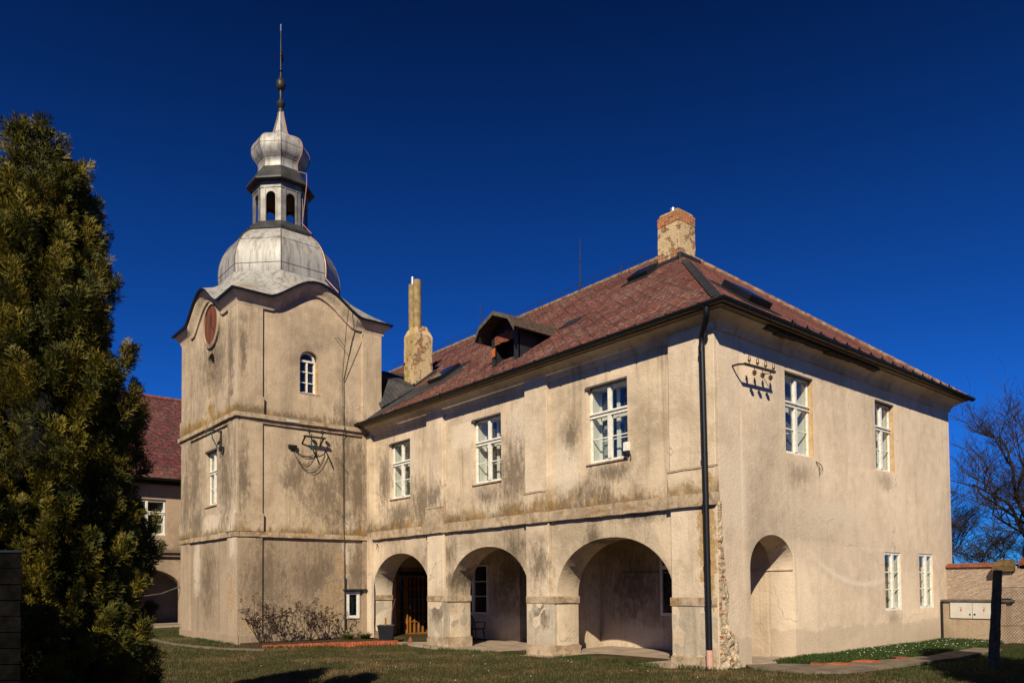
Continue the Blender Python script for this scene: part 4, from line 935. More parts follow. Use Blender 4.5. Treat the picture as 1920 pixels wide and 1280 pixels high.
# conductor cable running down the dome and the side wall
t = R(22.5-45+45+0); q = MB()
th = R(22.5); pts = [(TC[0]+(r_+.03)*math.cos(th), TC[1]+(r_+.03)*math.sin(th), z) for r_, z in reversed(ON[::3])]
pts += [(TC[0]+1.2*math.cos(th),TC[1]+1.2*math.sin(th),15.9),(TC[0]+1.2*math.cos(th),TC[1]+1.2*math.sin(th),15.5),(TC[0]+1.0*math.cos(th),TC[1]+1.0*math.sin(th),14.2),(TC[0]+1.42*math.cos(th),TC[1]+1.42*math.sin(th),13.75)]
pts += [(TC[0]+(r_+.03)*math.cos(th), TC[1]+(r_+.03)*math.sin(th), z) for r_, z in reversed(DOME[10:])]+[(TC[0]+2.4,TC[1]+1.0,11.5)]
q.tube(pts, .016, 5); q.build('conductor_wire', M_copper, T)
q = MB(); q.tube([(-13.38,-.95,10.95),(-13.5,-1.0,10.2),(-13.73,-1.02,8.6),(-13.74,-1.0,7.0),(-13.62,-1.0,6.9),(-13.75,-1.0,6.6),(-13.755,-.98,3.5),(-13.7,-.98,3.28),(-13.76,-.96,3.1),(-13.75,-.93,.0)], .011, 5)
q.tube([(-13.45,-.6,10.5),(-13.55,-.7,9.9),(-13.74,-.98,8.5)], .009, 5)
for z in (9.55, 5.6, 3.9): q.tube([(-13.8,-1.25,z+.28),(-13.62,-1.22,z+.25),(-13.62,-1.0,z)], .010, 5)
q.tube([(-13.75,-.93,2.0),(-13.75,-.93,.02)], .026, 7)
q.build('lightning_cable', M_iron, T)
# power bracket with looped cables on the side wall
q = MB(); X = -13.81
q.bar((X+.26,-2.45,6.42),(X+.26,-1.72,6.42),.09,.05); q.bar((X,-2.4,6.22),(X+.26,-2.4,6.42),.04,.04); q.bar((X,-1.78,6.22),(X+.26,-1.78,6.42),.04,.04)
bk = q.build('cable_bracket', M_iron, T)
for y, z in ((-2.27,6.46),(-1.82,6.46)): MB().tube([(X+.26,y,z),(X+.26,y,z+.12)], .014, 6).lathe([(.03,6.55),(.06,6.57),(.06,6.63),(.03,6.66)], (X+.26,y,0), 8).build('insulator', M_black, bk)
q = MB(); q.tube([(X+.26,-2.2,6.5),(X+.22,-2.18,6.2),(X+.2,-2.12,6.02),(X+.1,-2.0,5.9)], .022, 6); q.build('green_cable', M_teal, bk)
q = MB(); q.tube([(X+.26,-1.85,6.5),(X+.22,-1.9,6.2),(X+.12,-1.95,6.0),(X+.05,-2.1,5.85),(X+.02,-2.4,5.83),(X+.02,-2.7,6.0)], .013, 5)
for (ym, zl, ye) in ((-2.1,5.55,-1.95),(-2.05,5.38,-1.62),(-1.98,5.30,-1.50),(-2.15,5.80,-1.85)):
    pts = []
    for k in range(15):
        t_ = k/14; y = -2.72+(ye+2.72)*t_; z0_ = 6.05+(5.95-6.05)*t_; pts.append((X+.02+.03*math.sin(t_*3.1), y, z0_-(z0_-zl)*math.sin(math.pi*t_)**.75))
    q.tube(pts, .009, 5)
q.build('cable_loop', M_cable, bk)
MB().box(X,X+.09,-2.86,-2.60,6.02,6.13).build('junction_box', M_black, bk)
q = MB(); q.tube([(X+.03,-1.62,6.1),(X+.06,-1.5,5.85),(X+.03,-1.34,5.55)], .022, 6); q.tube([(X+.03,-2.0,6.0),(X+.05,-1.9,5.78),(X+.03,-1.84,5.66)], .024, 6); q.build('cable_clamp', M_black, bk)
q = MB(); q.bar((-15.3,-4.8,6.6),(-15.05,-4.8,6.6),.06,.05); q.bar((-15.2,-4.43,6.55),(-15.2,-4.8,6.6),.04,.04); q.bar((-15.2,-4.46,6.1),(-15.2,-4.46,6.6),.04,.04)
b2 = q.build('cable_bracket', M_iron, T)
q = MB(); q.tube([(-15.12,-4.8,6.58),(-15.1,-4.75,6.3),(-15.12,-4.6,6.05),(-15.05,-4.5,5.95)], .018, 6); q.build('green_cable', M_teal, b2)
q = MB(); q.tube([(-15.05,-4.5,5.95),(-15.1,-4.52,5.72),(-14.98,-4.5,5.75),(-14.95,-4.48,6.0)], .012, 5); q.tube([(-15.28,-4.8,6.62),(-15.34,-4.9,6.52),(-15.28,-4.84,6.42)], .02, 6); q.build('cable_loop', M_cable, b2)
MB().box(-15.1,-14.96,-4.56,-4.44,5.92,6.06).build('junction_box', M_black, b2)
MB().box(-13.69,-13.66,-2.98,-2.55,6.83,6.90).build('marker_plate', M_cab, T)

# ---------------------------------------------------------------- side wing behind the tower
WG = empty('side_wing', (-30.0, -4.0, 0), 'side wing with steep dark red roof, seen between the conifer and the tower', 'house')
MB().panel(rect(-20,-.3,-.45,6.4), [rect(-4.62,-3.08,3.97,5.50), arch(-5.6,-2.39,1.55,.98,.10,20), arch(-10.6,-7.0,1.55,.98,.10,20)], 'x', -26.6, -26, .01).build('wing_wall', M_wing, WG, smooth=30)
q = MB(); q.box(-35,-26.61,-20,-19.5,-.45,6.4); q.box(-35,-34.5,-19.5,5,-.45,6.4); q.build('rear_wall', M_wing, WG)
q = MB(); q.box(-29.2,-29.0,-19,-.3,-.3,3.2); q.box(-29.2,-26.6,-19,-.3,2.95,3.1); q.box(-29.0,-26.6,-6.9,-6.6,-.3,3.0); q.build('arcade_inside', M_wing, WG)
MB().box(-29.2,-25.95,-19,-.3,-.3,.10).build('arcade_floor', M_slab, WG)
q = MB(); q.box(-26,-25.88,-19.9,-.31,3.05,3.10); q.box(-26,-25.90,-19.9,-.31,3.22,3.34); q.build('string_course', M_wing, WG)
q = MB(); q.box(-26,-25.75,-19.9,-.31,6.15,6.42); q.build('cornice', M_gut, WG)
MB().add([(-25.45,-20.3,6.36),(-25.45,0,6.36),(-31,0,11.1),(-31,-20.3,11.1),(-36.5,-20.3,6.36),(-36.5,0,6.36)], [(0,1,2,3),(3,2,5,4),(0,3,4)]).build('wing_roof', M_tw, WG, fix=False)
q = MB(); caps(q, (-31,-20.3,11.1), (-31,0,11.1), 40, .11); q.build('ridge_tile', M_terra, WG, smooth=60)
window(WG, 'x', -26, -4.60, 1.50, 3.99, 1.49, .10, 'box')
gutter([(-25.4,-20.2,6.36),(-25.4,-.6,6.36)], 'g').build('gutter', M_gut, WG, smooth=50)
def wing_chair():
    c = empty('chair', (-28.2,-3.05,.10), 'dark chair left under the arch of the side wing', 'chair'); x, y, z = -28.2, -3.05, .10
    MB().box(x-.22,x+.22,y-.22,y+.22,z+.43,z+.46).build('seat', M_iron, c)
    for sx in (-1,1):
        for sy in (-1,1): MB().tube([(x+.2*sx,y+.2*sy,z),(x+.19*sx,y+.19*sy,z+.44)], .016, 6).build('leg', M_iron, c)
    q = MB(); 
    for sy in (-1,1): q.tube([(x-.2,y+.19*sy,z+.44),(x-.26,y+.19*sy,z+.9)], .015, 6)
    q.box(x-.27,x-.245,y-.2,y+.2,z+.66,z+.9); q.build('backrest', M_iron, c)
wing_chair()
tag(MB().tube([(-26.3,-5.6,1.3),(-26.2,-4.4,1.28),(-26.2,-3.2,1.45),(-26.2,-2.42,1.75)], .03, 6).build('washing_line', M_gwood, None), 'slack line strung across the arch of the side wing', 'rope')

# ---------------------------------------------------------------- things in front of the arcade
def plastic_chair():
    c = empty('garden_chair', (0,0,0)); 
    MB().hexa([(-.23,-.24,.40),(.23,-.24,.40),(.21,.22,.38),(-.21,.22,.38)],[(-.23,-.24,.43),(.23,-.24,.43),(.21,.22,.41),(-.21,.22,.41)]).build('seat', M_greenp, c, bevel=.012)
    b = MB(); n = 6
    b.tube([(-.22,.22,.40),(-.24,.30,.66),(-.16,.35,.84),(0,.36,.88),(.16,.35,.84),(.24,.30,.66),(.22,.22,.40)], .022, 8)
    for k in range(5): x = -.14+.07*k; b.bar((x,.215,.41),(x,.345,.84),.045,.012,(0,1,0))
    b.build('backrest', M_greenp, c)
    for sx in (-1,1):
        for sy in (-1,1): MB().tube([(.22*sx,.22*sy,.40),(.27*sx,.28*sy,0)], [.026,.020], 8).build('leg', M_greenp, c)
        MB().tube([(.25*sx,-.26,.40),(.29*sx,-.24,.62),(.29*sx,.1,.64),(.24*sx,.30,.62)], .022, 8).build('armrest', M_greenp, c)
    return c
c = plastic_chair(); c.location = (-10.75,2.05,-.12); c.rotation_euler.z = R(200); tag(c, 'dark green plastic chair under the window in the middle arch, right of the two', 'chair', 'plastic chairs in the arcade')
c = copy_tree(c); c.location = (-11.45,2.15,-.12); c.rotation_euler.z = R(165); tag(c, 'dark green plastic chair in the middle arch, left one, mostly behind the pier', 'chair', 'plastic chairs in the arcade')
pl = empty('planter', (-11.85,-.55,0), 'black square tapered planter standing beside the entrance arch', 'planter')
b = MB(); x, y = -11.85, -.50; Mp = Matrix.Translation((x,y,-.02)) @ Matrix.Rotation(R(52), 4, 'Z')
b.M = Mp; b.panel(rect(-.27,.27,-.27,.27), [rect(-.235,.235,-.235,.235)], 'z', .46, .50)
b.hexa([(-.19,-.19,0),(.19,-.19,0),(.19,.19,0),(-.19,.19,0)],[(-.255,-.255,.47),(.255,-.255,.47),(.255,.255,.47),(-.255,.255,.47)])
b.build('pot', M_black, pl, bevel=.008)
MB(Mp).box(-.23,.23,-.23,.23,.47,.478).build('potting_soil', M_soil, pl)
o = MB().tube([(-11.70,-.42,.44),(-11.86,-.30,.9),(-12.0,-.10,1.28)], .017, 8).build('tool_handle', M_rust, None, smooth=50); tag(o, 'long dark tool handle standing in the black planter', 'tool handle')
o = MB().box(-11.93,-11.89,-.52,-.48,.44,.70).build('wooden_stake', M_wood, None, bevel=.004); tag(o, 'short pale wooden stake standing in the black planter', 'stake')
o = lumpy(MB().hexa([(-11.55,.05,-.10),(-11.38,.02,-.10),(-11.36,.16,-.10),(-11.53,.18,-.10)],[(-11.49,.09,.10),(-11.44,.08,.10),(-11.43,.12,.10),(-11.48,.13,.10)]), 'brick_piece', M_terra, None, .012); tag(o, 'pointed piece of orange brick lying right of the black planter', 'brick')
# brick edging of the bed
b = MB(); n = 46
for k in range(n):
    t_ = (k+.5)/n; x = -12.1+1.05*t_-.35*math.sin(math.pi*t_)*0; y = -4.35+3.75*t_; d_ = Vector((1.05,3.75,0)).normalized(); nrm = Vector((d_.y,-d_.x,0))
    p = Vector((x,y,0)); w_ = .035; dx_ = random.uniform(-.012,.012); zz = .045+random.uniform(-.010,.012)
    c4 = [p+nrm*(-.14+dx_)-d_*w_, p+nrm*(.14+dx_)-d_*w_, p+nrm*(.14+dx_)+d_*w_, p+nrm*(-.14+dx_)+d_*w_]
    b.hexa([v+Vector((0,0,-.1)) for v in c4], [v+Vector((0,0,zz)) for v in c4])
tag(b.build('brick_edging', M_brick, None), 'row of orange bricks edging the rose bed at the foot of the tower', 'brick edging')
for i, (x, y, s_, rz2, lb) in enumerate(((1.55,2.15,.24,.3,'flat orange tile fragment in the grass beside the path, second from the camera side'),(1.30,1.75,.20,.9,'flat orange tile fragment nearest the niche beside the path'),(1.72,3.0,.28,.2,'largest flat orange tile fragment beside the path'),(1.85,4.2,.22,1.2,'flat orange tile fragment farthest along the path'))):
    Mx = Matrix.Translation((x-.28,y,.03)) @ Matrix.Rotation(rz2, 4, 'Z'); b = MB(Mx); b.prism([(-s_,-s_*.6),(s_*.7,-s_*.7),(s_,s_*.4),(-s_*.4,s_*.7)], 'z', -.03, .03)
    tag(lumpy(b, 'tile_fragment', M_terra if i % 2 else M_brick, None, .01), lb, 'tile fragment', 'tile fragments along the path')

# ---------------------------------------------------------------- garden wall with meter cabinets
GW = empty('garden_wall', (1.0, 11.0, 0), 'garden wall with combed plaster and white meter cabinets, at the far end of the house', 'wall')
MB().box(.0,9.0,11.15,11.45,-.4,2.08).build('roughcast_wall', M_rc, GW)
MB().box(.0,1.62,10.72,11.145,-.4,1.10).build('meter_wall', M_low, GW, bevel=.01)
MB().box(-.02,1.72,10.66,11.14,1.10,1.165).build('coping', M_gwood, GW, bevel=.01)
q = MB(); 
for k in range(12): q.hexa([(.0+k*.14,11.08,2.08),(.135+k*.14,11.08,2.08),(.135+k*.14,11.52,2.08),(.0+k*.14,11.52,2.08)],[(.0+k*.14,11.1,2.12),(.135+k*.14,11.1,2.12),(.135+k*.14,11.3,2.2),(.0+k*.14,11.3,2.2)])
q.build('tile_coping', M_terra, GW)
q = MB(); q.hexa([(1.85,11.08,2.08),(6,11.08,3.3),(6,11.52,3.3),(1.85,11.52,2.08)],[(1.85,11.08,2.24),(6,11.08,4.2),(6,11.3,4.25),(1.85,11.3,2.3)]); q.build('tile_coping', M_terra, GW)
MB().hexa([(1.85,11.15,2.0),(6,11.15,2.0),(6,11.45,2.0),(1.85,11.45,2.0)],[(1.85,11.15,2.09),(6,11.15,3.31),(6,11.45,3.31),(1.85,11.45,2.09)]).build('roughcast_wall', M_rc, GW)
MB().box(-.03,.05,10.64,10.715,-.1,1.10).build('drain_strip', M_gut, GW)
for k, (a, c_) in enumerate(((.24,.80),(.812,1.38))):
    d_ = MB().box(a,c_,10.69,10.73,.64,1.085).build('cabinet_door', M_cab, GW, bevel=.006)
    x = (a+c_)/2; q = MB(); q.add([(x+.01,10.686,.93),(x-.03,10.686,.86),(x+.004,10.686,.86),(x-.02,10.686,.80),(x+.035,10.686,.875),(x+.004,10.686,.875),(x+.03,10.686,.93)], [(0,1,2,5,6),(2,3,4,5)]); q.box(x-.028,x+.03,10.684,10.688,.945,.952); q.build('hazard_mark', M_red, d_)
    MB().box(c_-.06 if k == 0 else a+.04,c_-.03 if k == 0 else a+.08,10.672,10.689,.74,.78).build('lock', M_gut, d_)
MB().box(.225,1.395,10.705,10.722,.625,1.095).build('cabinet_frame', M_gut, GW)
q = MB(); q.box(1.36,1.66,11.0,11.5,1.2,2.0); q.build('wall_pillar', M_rc, GW)
MB().hexa([(1.25,10.88,1.93),(1.75,10.88,1.93),(1.75,11.55,1.93),(1.25,11.55,1.93)],[(1.25,10.88,2.08),(1.75,10.88,2.08),(1.75,11.55,2.08),(1.25,11.55,2.08)]).hexa([(1.25,10.88,2.081),(1.75,10.88,2.081),(1.75,11.55,2.081),(1.25,11.55,2.081)],[(1.37,11.05,2.27),(1.63,11.05,2.27),(1.63,11.38,2.27),(1.37,11.38,2.27)]).build('pillar_cap', simple('mossy_cap', (.13,.085,.035), .95, 0, .5, 7, .6), GW, bevel=.02)
# concrete post and chain link fence
FN = empty('chain_link_fence', (3.5,4.0,0), 'chain link fence on a leaning dark concrete post at the right edge', 'fence')
b = MB(); b.hexa([(3.34,3.86,-.3),(3.54,3.92,-.3),(3.48,4.10,-.3),(3.28,4.04,-.3)],[(3.50,3.92,1.88),(3.64,3.97,1.88),(3.60,4.10,1.88),(3.46,4.05,1.88)])
lumpy(b, 'post', simple('lichen_concrete', (.17,.115,.06), .95, 0, .5, 14, .9), FN, .012, 4)
fd = Vector((.643,.765,0)); p0 = Vector((3.50,3.90,0)); vs = []; 
b = MB(); step = .062; H_ = 1.52; L_ = 3.4
nxw = int(L_/step); nzw = int(H_/step)
for i in range(-nzw, nxw):
    for sgn in (1, -1):
        pts = []
        for j in (0, nzw):
            u = (i+j)*step if sgn == 1 else (i+nzw-j)*step; pts.append((u, j*step))
        (u0, z0), (u1, z1) = pts
        # clip to 0..L_
        if sgn == 1: t0 = max(0, -u0/(u1-u0)); t1 = min(1, (L_-u0)/(u1-u0))
        else: t0 = max(0, (u0-L_)/(u0-u1)); t1 = min(1, u0/(u0-u1))
        if t1 <= t0: continue
        pa = p0+fd*(u0+(u1-u0)*t0)+Vector((0,0,z0+(z1-z0)*t0)); pb = p0+fd*(u0+(u1-u0)*t1)+Vector((0,0,z0+(z1-z0)*t1))
        b.tube([pa+Vector((0,0,.02)), pb+Vector((0,0,.02))], .0030, 3, cap=False)
b.build('mesh', M_iron, FN)
q = MB()
for z in (.05, .8, 1.54): q.tube([p0+Vector((0,0,z)), p0+fd*L_+Vector((0,0,z))], .005, 4)
q.build('tension_wire', M_iron, FN)
# dark pillar at the left edge
lp = empty('gate_pillar', (2.45,-11.55,0), 'dark board pillar with painted-in shade, in front of the conifer at the bottom left corner', 'pillar')
def camw(D, lat, z=0): return Vector((8.7586, -12.7013, 0))+Vector((-.7655,.6434,0))*D+Vector((.6434,.7655,0))*lat+Vector((0,0,z))
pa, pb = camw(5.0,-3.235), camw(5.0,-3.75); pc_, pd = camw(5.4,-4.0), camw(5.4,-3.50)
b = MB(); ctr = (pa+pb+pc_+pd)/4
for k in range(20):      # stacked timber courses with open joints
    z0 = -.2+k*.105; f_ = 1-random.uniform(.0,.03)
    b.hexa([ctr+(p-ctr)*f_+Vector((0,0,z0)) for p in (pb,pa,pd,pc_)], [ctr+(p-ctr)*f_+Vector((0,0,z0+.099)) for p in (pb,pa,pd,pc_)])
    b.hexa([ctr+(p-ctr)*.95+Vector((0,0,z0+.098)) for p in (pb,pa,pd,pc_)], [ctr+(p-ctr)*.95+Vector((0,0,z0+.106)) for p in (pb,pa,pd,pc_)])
b.build('pillar_body', simple('shade_black_boards', (.006,.0055,.005), .95, 0, .7, 9, .9, spec=.03), lp, bevel=.01)  # near-black colour stands in for the shade on the pillar
ctr = (pa+pb+pc_+pd)/4
b = MB(); b.hexa([ctr+(p-ctr)*1.01+Vector((0,0,1.901)) for p in (pb,pa,pd,pc_)], [ctr+(p-ctr)*1.01+Vector((0,0,1.915)) for p in (pb,pa,pd,pc_)]); b.build('pillar_cap', M_gut, lp)

# ---------------------------------------------------------------- conifers
def spray_template():
    vs = []; fs = []
    def dia(p, d, l, w):
        d = np.array(d); n_ = np.array((-d[1], d[0], 0)); p = np.array(p); k = len(vs)
        z = lambda t: np.array((0,0,-.25*t*t))
        vs.extend([p, p+d*l*.45+n_*w, p+d*l+np.array((0,0,-.05*l)), p+d*l*.45-n_*w]); fs.append((k,k+1,k+2,k+3))
    dia((0,0,0),(1,0,.0),1.0,.042)
    for k in range(4):
        s_ = .05+.21*k; L = (.62,.60,.48,.32)[k]
        for sg in (1,-1):
            a = R(46-5*k)*sg; zt_ = .32*(1 if (k+(sg > 0)) % 2 else -1); dia((s_, 0, 0), (math.cos(a), math.sin(a), zt_), L, .038)
            if k in (1,2): dia((s_+.4*L*math.cos(a), .4*L*math.sin(a), zt_*.4*L), (math.cos(a*.25), math.sin(a*.25), -zt_), L*.55, .034)
    return np.array(vs), np.array(fs)
SPV, SPF = spray_template()
def scatter_sprays(P, D, N, L):    # positions, directions, normals, lengths
    X = D/np.linalg.norm(D, axis=1, keepdims=True); Y = np.cross(N, X); Y /= np.linalg.norm(Y, axis=1, keepdims=True)+1e-9; Z = np.cross(X, Y)
    v = SPV[None]*L[:,None,None]
    out = P[:,None,:]+v[...,0:1]*X[:,None]+v[...,1:2]*Y[:,None]+v[...,2:3]*Z[:,None]
    n = len(P); f = SPF[None]+(np.arange(n)*len(SPV))[:,None,None]
    return out.reshape(-1,3), f.reshape(-1,4)
def thuja(name, prof, nplume, seed, label, loc):
    g = np.random.default_rng(seed); zt = np.array([p[0] for p in prof]); rt_ = np.array([p[1] for p in prof])
    root = empty(name, loc); tag(root, label, 'tree', 'conifers')
    zz = np.linspace(.1, zt[-1], 400); w = np.interp(zz, zt, rt_)+.12; cdf = np.cumsum(w); cdf /= cdf[-1]
    Ps, Ds, Ns, Ls = [], [], [], []
    for i in range(nplume):
        ztip = np.interp(g.random(), cdf, zz); ph = g.random()*2*math.pi; rr = np.interp(ztip, zt, rt_)*(1+.14*math.sin(3*ph+seed)*math.sin(ztip*2.1+seed))
        rt2 = rr*g.uniform(.66, 1.10); ln = g.uniform(.55, 1.0)
        tip = np.array((rt2*math.cos(ph), rt2*math.sin(ph), ztip)); base = np.array((.30*rt2*math.cos(ph), .30*rt2*math.sin(ph), max(.05, ztip-ln*.62)))
        ctrl = np.array((rt2*.95*math.cos(ph), rt2*.95*math.sin(ph), ztip-ln*.45))
        m = 64; t = np.sort(g.uniform(.28, 1.0, m)); T_ = t[:,None]
        P = (1-T_)**2*base+2*T_*(1-T_)*ctrl+T_**2*tip; Dv = 2*(1-T_)*(ctrl-base)+2*T_*(tip-ctrl); Dv /= np.linalg.norm(Dv, axis=1, keepdims=True)
        rd = g.normal(size=(m,3)); rd /= np.linalg.norm(rd, axis=1, keepdims=True); wid = (.115*(1.2-t))[:,None]
        P = P+rd*wid*g.uniform(.2,1,(m,1)); out_ = np.array((math.cos(ph), math.sin(ph), .15))
        D = Dv*.8+rd*.75+out_*.35+np.array((0,0,.25)); Nn = g.normal(size=(m,3))+out_*.8
        Ps.append(P); Ds.append(D); Ns.append(Nn); Ls.append(g.uniform(.07,.15,m))
    v, f = scatter_sprays(np.concatenate(Ps), np.concatenate(Ds), np.concatenate(Ns), np.concatenate(Ls))
    npmesh('crown', v+np.array(loc), f, M_thuja, root)
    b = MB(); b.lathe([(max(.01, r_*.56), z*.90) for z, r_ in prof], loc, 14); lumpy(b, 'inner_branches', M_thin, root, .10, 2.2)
    MB().tube([(loc[0],loc[1],-.2),(loc[0],loc[1],1.0),(loc[0]+.03,loc[1],prof[-1][0]-.5)], [.12,.10,.02], 8).build('trunk', M_bark, root)
    return root
PROF = [(0,1.0),(.4,1.08),(1.05,1.0),(1.7,.86),(2.45,.84),(3.25,.83),(3.95,.75),(4.55,.60),(5.1,.46),(5.5,.32),(5.85,.06)]
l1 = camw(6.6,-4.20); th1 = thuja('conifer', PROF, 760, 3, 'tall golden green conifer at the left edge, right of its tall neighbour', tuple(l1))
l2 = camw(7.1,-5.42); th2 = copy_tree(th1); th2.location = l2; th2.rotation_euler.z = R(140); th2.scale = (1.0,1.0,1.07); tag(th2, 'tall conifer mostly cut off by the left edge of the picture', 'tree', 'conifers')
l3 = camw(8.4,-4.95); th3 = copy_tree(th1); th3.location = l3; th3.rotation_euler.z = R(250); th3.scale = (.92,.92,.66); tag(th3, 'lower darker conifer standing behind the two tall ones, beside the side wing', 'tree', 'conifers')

# ---------------------------------------------------------------- grass
def inpoly(P, poly):
    x, y = P[:,0], P[:,1]; c = np.zeros(len(P), bool); n = len(poly); j = n-1
    for i in range(n):
        xi, yi = poly[i]; xj, yj = poly[j]
        k = ((yi > y) != (yj > y)) & (x < (xj-xi)*(y-yi)/(yj-yi+1e-12)+xi); c ^= k; j = i
    return c
def blades(name, P, h, w, m, kind='stuff', lean=.5, parent=None):
    n = len(P); a = rng.random(n)*2*math.pi; d = np.stack([np.cos(a), np.sin(a), np.zeros(n)], 1); s_ = np.stack([-np.sin(a), np.cos(a), np.zeros(n)], 1)
    hh = (h*rng.uniform(.5,1.3,n))[:,None]; ww = w*.5; ln = (rng.uniform(0,lean,n))[:,None]*hh; up = np.array((0,0,1.))
    v0 = P-s_*ww; v1 = P+s_*ww; v2 = P+up*hh*.6+d*ln*.4+s_*ww*.8; v3 = P+up*hh+d*ln
    V = np.stack([v0,v1,v2,v3],1).reshape(-1,3); F = np.arange(n*4).reshape(n,4)
    o = npmesh(name, V, F, m, parent)
    if kind and not parent: o['kind'] = kind; o['category'] = 'grass'
    return o
def ground_pts(n, x0, x1, y0, y1): 
    P = np.zeros((n,3)); P[:,0] = rng.uniform(x0,x1,n); P[:,1] = rng.uniform(y0,y1,n)
    P[:,2] = [gz(x, y)+.035*mnoise.noise((x*.5, y*.5, 0))-.025 for x, y in P[:,:2]]; return P
PATH = [(.0,.6),(.55,1.5),(1.05,1.7),(1.5,3.2),(1.8,5.2),(1.75,8.2),(2.3,8.2),(2.35,5.2),(2.2,2.6),(1.95,.9),(1.5,.45),(.5,.35)]
BED = [(-13.8,-4.5),(-12.2,-4.45),(-11.9,-4.4),(-11.0,-.6),(-11.2,-.4),(-13.8,-.3)]
P = ground_pts(260000, -19, 5.5, -9.5, 3)
keep = ~inpoly(P, PATH) & ~inpoly(P, BED) & ~((P[:,1] > -.42) & (P[:,0] < .0)) & ~((P[:,0] < -13.75) & (P[:,1] > -4.5)) & ~((P[:,0] < 1.5) & (P[:,0] > -.1) & (P[:,1] > .2) & (P[:,1] < 1.7) & (P[:,0] < .9))
thin = np.array([mnoise.fractal(Vector((x*.8, y*.8, 5)), 1, 2, 3) for x, y in P[:,:2]])
keep &= (thin+rng.normal(0,.25,len(P))) > -.42
P = P[keep]; o = blades('lawn_grass', P, .050, .012, M_lawn); o['label'] = 'short patchy lawn in front of the house'
P = ground_pts(46000, .03, 1.75, 1.75, 10.6); keep = inpoly(P, [(.02,1.75),(.9,1.9),(1.3,3.3),(1.62,5.2),(1.6,10.6),(.02,10.6)]) 
o = blades('verge_grass', P[keep], .10, .010, M_lush, lean=.9); o['label'] = 'lush grass strip along the foot of the gable wall'
P = ground_pts(30000, 2.2, 8, 1.5, 12); o = blades('rough_grass', P, .06, .010, M_lush); o['label'] = 'grass on the far side of the concrete path by the fence'
P = ground_pts(20000, -26, -13, -9, 0); keep = ~((P[:,0] > -19.2) & (P[:,1] > -4.5)) ; o = blades('courtyard_grass', P[keep], .05, .012, M_lush); o['label'] = 'green grass between the tower and the side wing'
P = ground_pts(110, .25, 1.6, 3.6, 10.4); b = MB()
for p in P[inpoly(P, [(.3,4),(1.35,3.6),(1.65,5.2),(1.6,10.5),(.3,10.5)])]: 
    z = p[2]+random.uniform(.09,.14); b.lathe([(.012,z),(.011,z+.006)], (p[0],p[1],0), 6)
o = b.build('daisies', M_daisy, None); tag(o, 'white daisies scattered in the grass strip along the gable', 'flowers', kind='stuff')
P = ground_pts(28, -8, 3.5, -7, -1); b = MB()
for p in P: b.box(p[0]-.007,p[0]+.007,p[1]-.007,p[1]+.007,p[2]+.03,p[2]+.04)
o = b.build('lawn_flecks', M_daisy, None); tag(o, 'tiny white flecks scattered over the lawn', 'flowers', kind='stuff')

# ragged tufts along the foot of the walls and the paths
def edge_pts(segs, n, w):
    out = []
    for (x0,y0,x1,y1) in segs:
        L = math.hypot(x1-x0, y1-y0); k = int(n*L)
        for _ in range(k):
            t = random.random(); c_ = mnoise.noise(((x0+(x1-x0)*t)*1.7, (y0+(y1-y0)*t)*1.7, 4))
            if c_ < -.12: continue
            x, y = x0+(x1-x0)*t+random.gauss(0, w), y0+(y1-y0)*t+random.gauss(0, w); out.append((x, y, gz(x, y)-.02))
    return np.array(out)
E_ = edge_pts([(-10.2,-.25,-9.1,-.25),(-5.75,-.25,-4.6,-.25),(-1.2,-.28,.1,-.28),(.12,-.3,.75,.3),(-19.2,-4.62,-13.8,-4.62),(-9.1,-.45,-5.7,-.45),(-4.6,-.5,-1.2,-.45),(-11.2,-.5,-10.2,-.35),(.1,1.95,.12,10.6),(-11.9,-4.4,-10.9,-.6)], 260, .05)
o = blades('wall_foot_grass', E_, .085, .010, M_lush, lean=.9); o['label'] = 'ragged grass tufts along the foot of the walls'
# ---------------------------------------------------------------- rose bushes and bed plants
def rose(x, y, h, n, seed, label):
    g = random.Random(seed); root = empty('rose_bush', (x, y, 0)); tag(root, label, 'shrub', 'bare rose bushes at the tower foot')
    st = MB(); lf = MB()
    def leaf(p, s_=.03):
        a = Vector((g.uniform(-1,1), g.uniform(-1,1), g.uniform(-1,.4))).normalized(); c_ = a.cross(Vector((g.uniform(-1,1), g.uniform(-1,1), g.uniform(-1,1)))).normalized()
        k = g.uniform(.6,1.5)*s_; lf.add([p, p+a*k+c_*k*.5, p+a*2*k, p+a*k-c_*k*.5], [(0,1,2,3)])
    def grow(p, d, L, r_, dep):
        pts = [p]; q_ = p
        m = 5
        for k in range(m):
            d = (d+Vector((g.uniform(-.28,.28), g.uniform(-.28,.28), g.uniform(-.1,.16)))).normalized(); q_ = q_+d*(L/m); pts.append(q_)
        st.tube(pts, [r_*(1-.5*k/m) for k in range(m+1)], 5)
        if dep > 0:
            for _ in range(g.choice((2,2,3))):
                k = g.randint(2, m); d2 = (d+Vector((g.uniform(-.8,.8), g.uniform(-.8,.8), g.uniform(-.1,.6)))).normalized(); grow(pts[k], d2, L*g.uniform(.4,.7), r_*.62, dep-1)
        if dep < 2:
            for _ in range(g.randint(2,6)): leaf(pts[g.randint(2, m)]+Vector((g.uniform(-.02,.02),)*3))
            if g.random() < .5:
                for _ in range(5): leaf(pts[-1], .024)
    for _ in range(n):
        a = g.uniform(0, 6.28); grow(Vector((x+.1*math.cos(a), y+.1*math.sin(a), 0)), Vector((.45*math.cos(a), .45*math.sin(a), 1)).normalized(), h*g.uniform(.55,.8), g.uniform(.008,.014), 2)
    st.build('stems', M_rose, root); lf.build('dry_leaves', M_dead, root, fix=False)
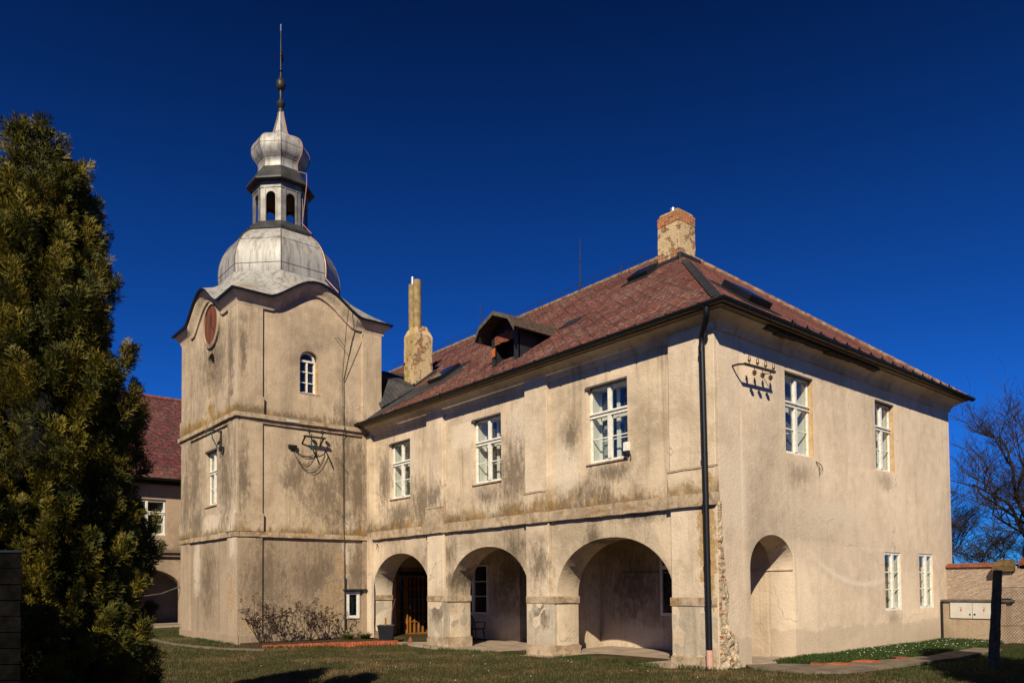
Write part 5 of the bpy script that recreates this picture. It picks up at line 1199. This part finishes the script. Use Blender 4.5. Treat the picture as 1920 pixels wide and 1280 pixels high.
for a in ((-13.2,-3.85,1.15,12,1,'bare rose bush nearest the tower corner, tallest of the row'),(-13.15,-3.15,1.0,10,2,'bare rose bush second from the tower corner, spreading thin stems'),(-13.1,-2.55,1.1,11,3,'bare rose bush in the middle of the bed with many dry leaves'),
          (-13.1,-2.0,.95,9,4,'bare rose bush right of the middle of the bed, leaning right'),(-13.25,-1.25,.85,4,5,'sparse rose stems beside the small white window')): rose(*a)
def strap(x, y, n, h, seed, label, m):
    g = np.random.default_rng(seed); root = empty('bed_plant', (x, y, 0)); tag(root, label, 'plant'); V = []; F = []
    for i in range(n):
        a = g.random()*6.28; L = h*g.uniform(.6,1.2); r0 = g.uniform(0,.12); d = np.array((math.cos(a), math.sin(a), 0)); s_ = np.array((-math.sin(a), math.cos(a), 0))*.012
        k = len(V); base = np.array((x,y,.02))+d*r0
        for t_ in (0,.35,.7,1):
            p = base+d*L*.75*t_+np.array((0,0,L*(1.5*t_-1.05*t_*t_))); w_ = s_*(1-t_*.9); V += [p-w_, p+w_]
        for j in range(3): F.append((k+2*j, k+2*j+1, k+2*j+3, k+2*j+2))
    npmesh('leaves', np.array(V), np.array(F), m, root)
strap(-12.75,-1.35,170,.34,1,'pale green strap leaved plant in the bed below the small white window', M_plant)
strap(-12.55,-.85,190,.30,2,'darker green leafy plant at the right end of the bed', M_lush)

# ---------------------------------------------------------------- bare trees behind the wall
def bare_tree(loc, h, seed, label, r0=.13, spread=.55, dep=6, lean=(0,0,0)):
    g = random.Random(seed); root = empty('bare_tree', loc); tag(root, label, 'tree', 'bare trees behind the garden wall'); tr = MB(); br = MB()
    def grow(p, d, L, r_, k):
        b = tr if k == dep else br; m = 5 if k > 2 else 3; pts = [p]; q_ = p
        for i in range(m):
            d = (d+Vector((g.uniform(-.22,.22), g.uniform(-.22,.22), g.uniform(-.10,.16)))).normalized(); q_ = q_+d*(L/m); pts.append(q_)
        b.tube(pts, [max(.0045, r_*(1-.42*i/m)) for i in range(m+1)], 7 if k == dep else (5 if k > 3 else 3), cap=False)
        if k == 0: return
        n = g.choice((3,4)) if k > 2 else g.choice((4,5))
        for i in range(n):
            j = g.randint(max(1, m-3), m) if k < dep else g.randint(2, m)
            a = g.uniform(0, 6.28); side = Vector((math.cos(a), math.sin(a), g.uniform(-.15,.5)))
            grow(pts[j], (d*.75+side*spread*g.uniform(.8,1.5)).normalized(), L*g.uniform(.56,.82), max(.005, r_*.55), k-1)
    grow(Vector(loc)+Vector((0,0,-.2)), Vector((lean[0], lean[1], 1)).normalized(), h*.34, r0, dep)
    tr.build('trunk', M_bark, root, smooth=60, fix=False); br.build('branches', M_twig, root, fix=False)
bare_tree((-.4,19.0,0), 10.8, 5, 'tallest bare tree behind the garden wall, its crown reaching above the lower eaves', .17, .60, 6, (.05,0))
bare_tree((2.6,17.5,0), 9.0, 8, 'bare tree behind the garden wall at the right edge of the picture', .14, .65, 6, (-.15,-.05))
bare_tree((-3.4,22.0,0), 8.0, 12, 'low dense bare tree directly behind the corner of the gable', .09, .8, 6)
bare_tree((-.9,16.5,0), 6.0, 15, 'small bare shrubby tree close behind the garden wall', .07, .9, 6)
bare_tree((-2.2,18.0,0), 9.0, 21, 'bare tree close beside the far corner of the gable, thin twigs spreading over the wall', .11, .75, 6, (.1,0))
bare_tree((1.0,24.0,0), 9.5, 27, 'bare tree farthest back, its twigs filling the gap above the mossy wall pillar', .14, .7, 6)
l4 = Vector((9.6,-2.9,0)); th4 = copy_tree(th1); th4.location = l4; th4.rotation_euler.z = R(60); th4.scale = (1.9,1.9,1.55); tag(th4, 'unseen broad conifer added outside the right edge to shade the fence post and ground', 'tree', 'conifers')  # unseen tree, added and scaled up to cast shade on the fence post
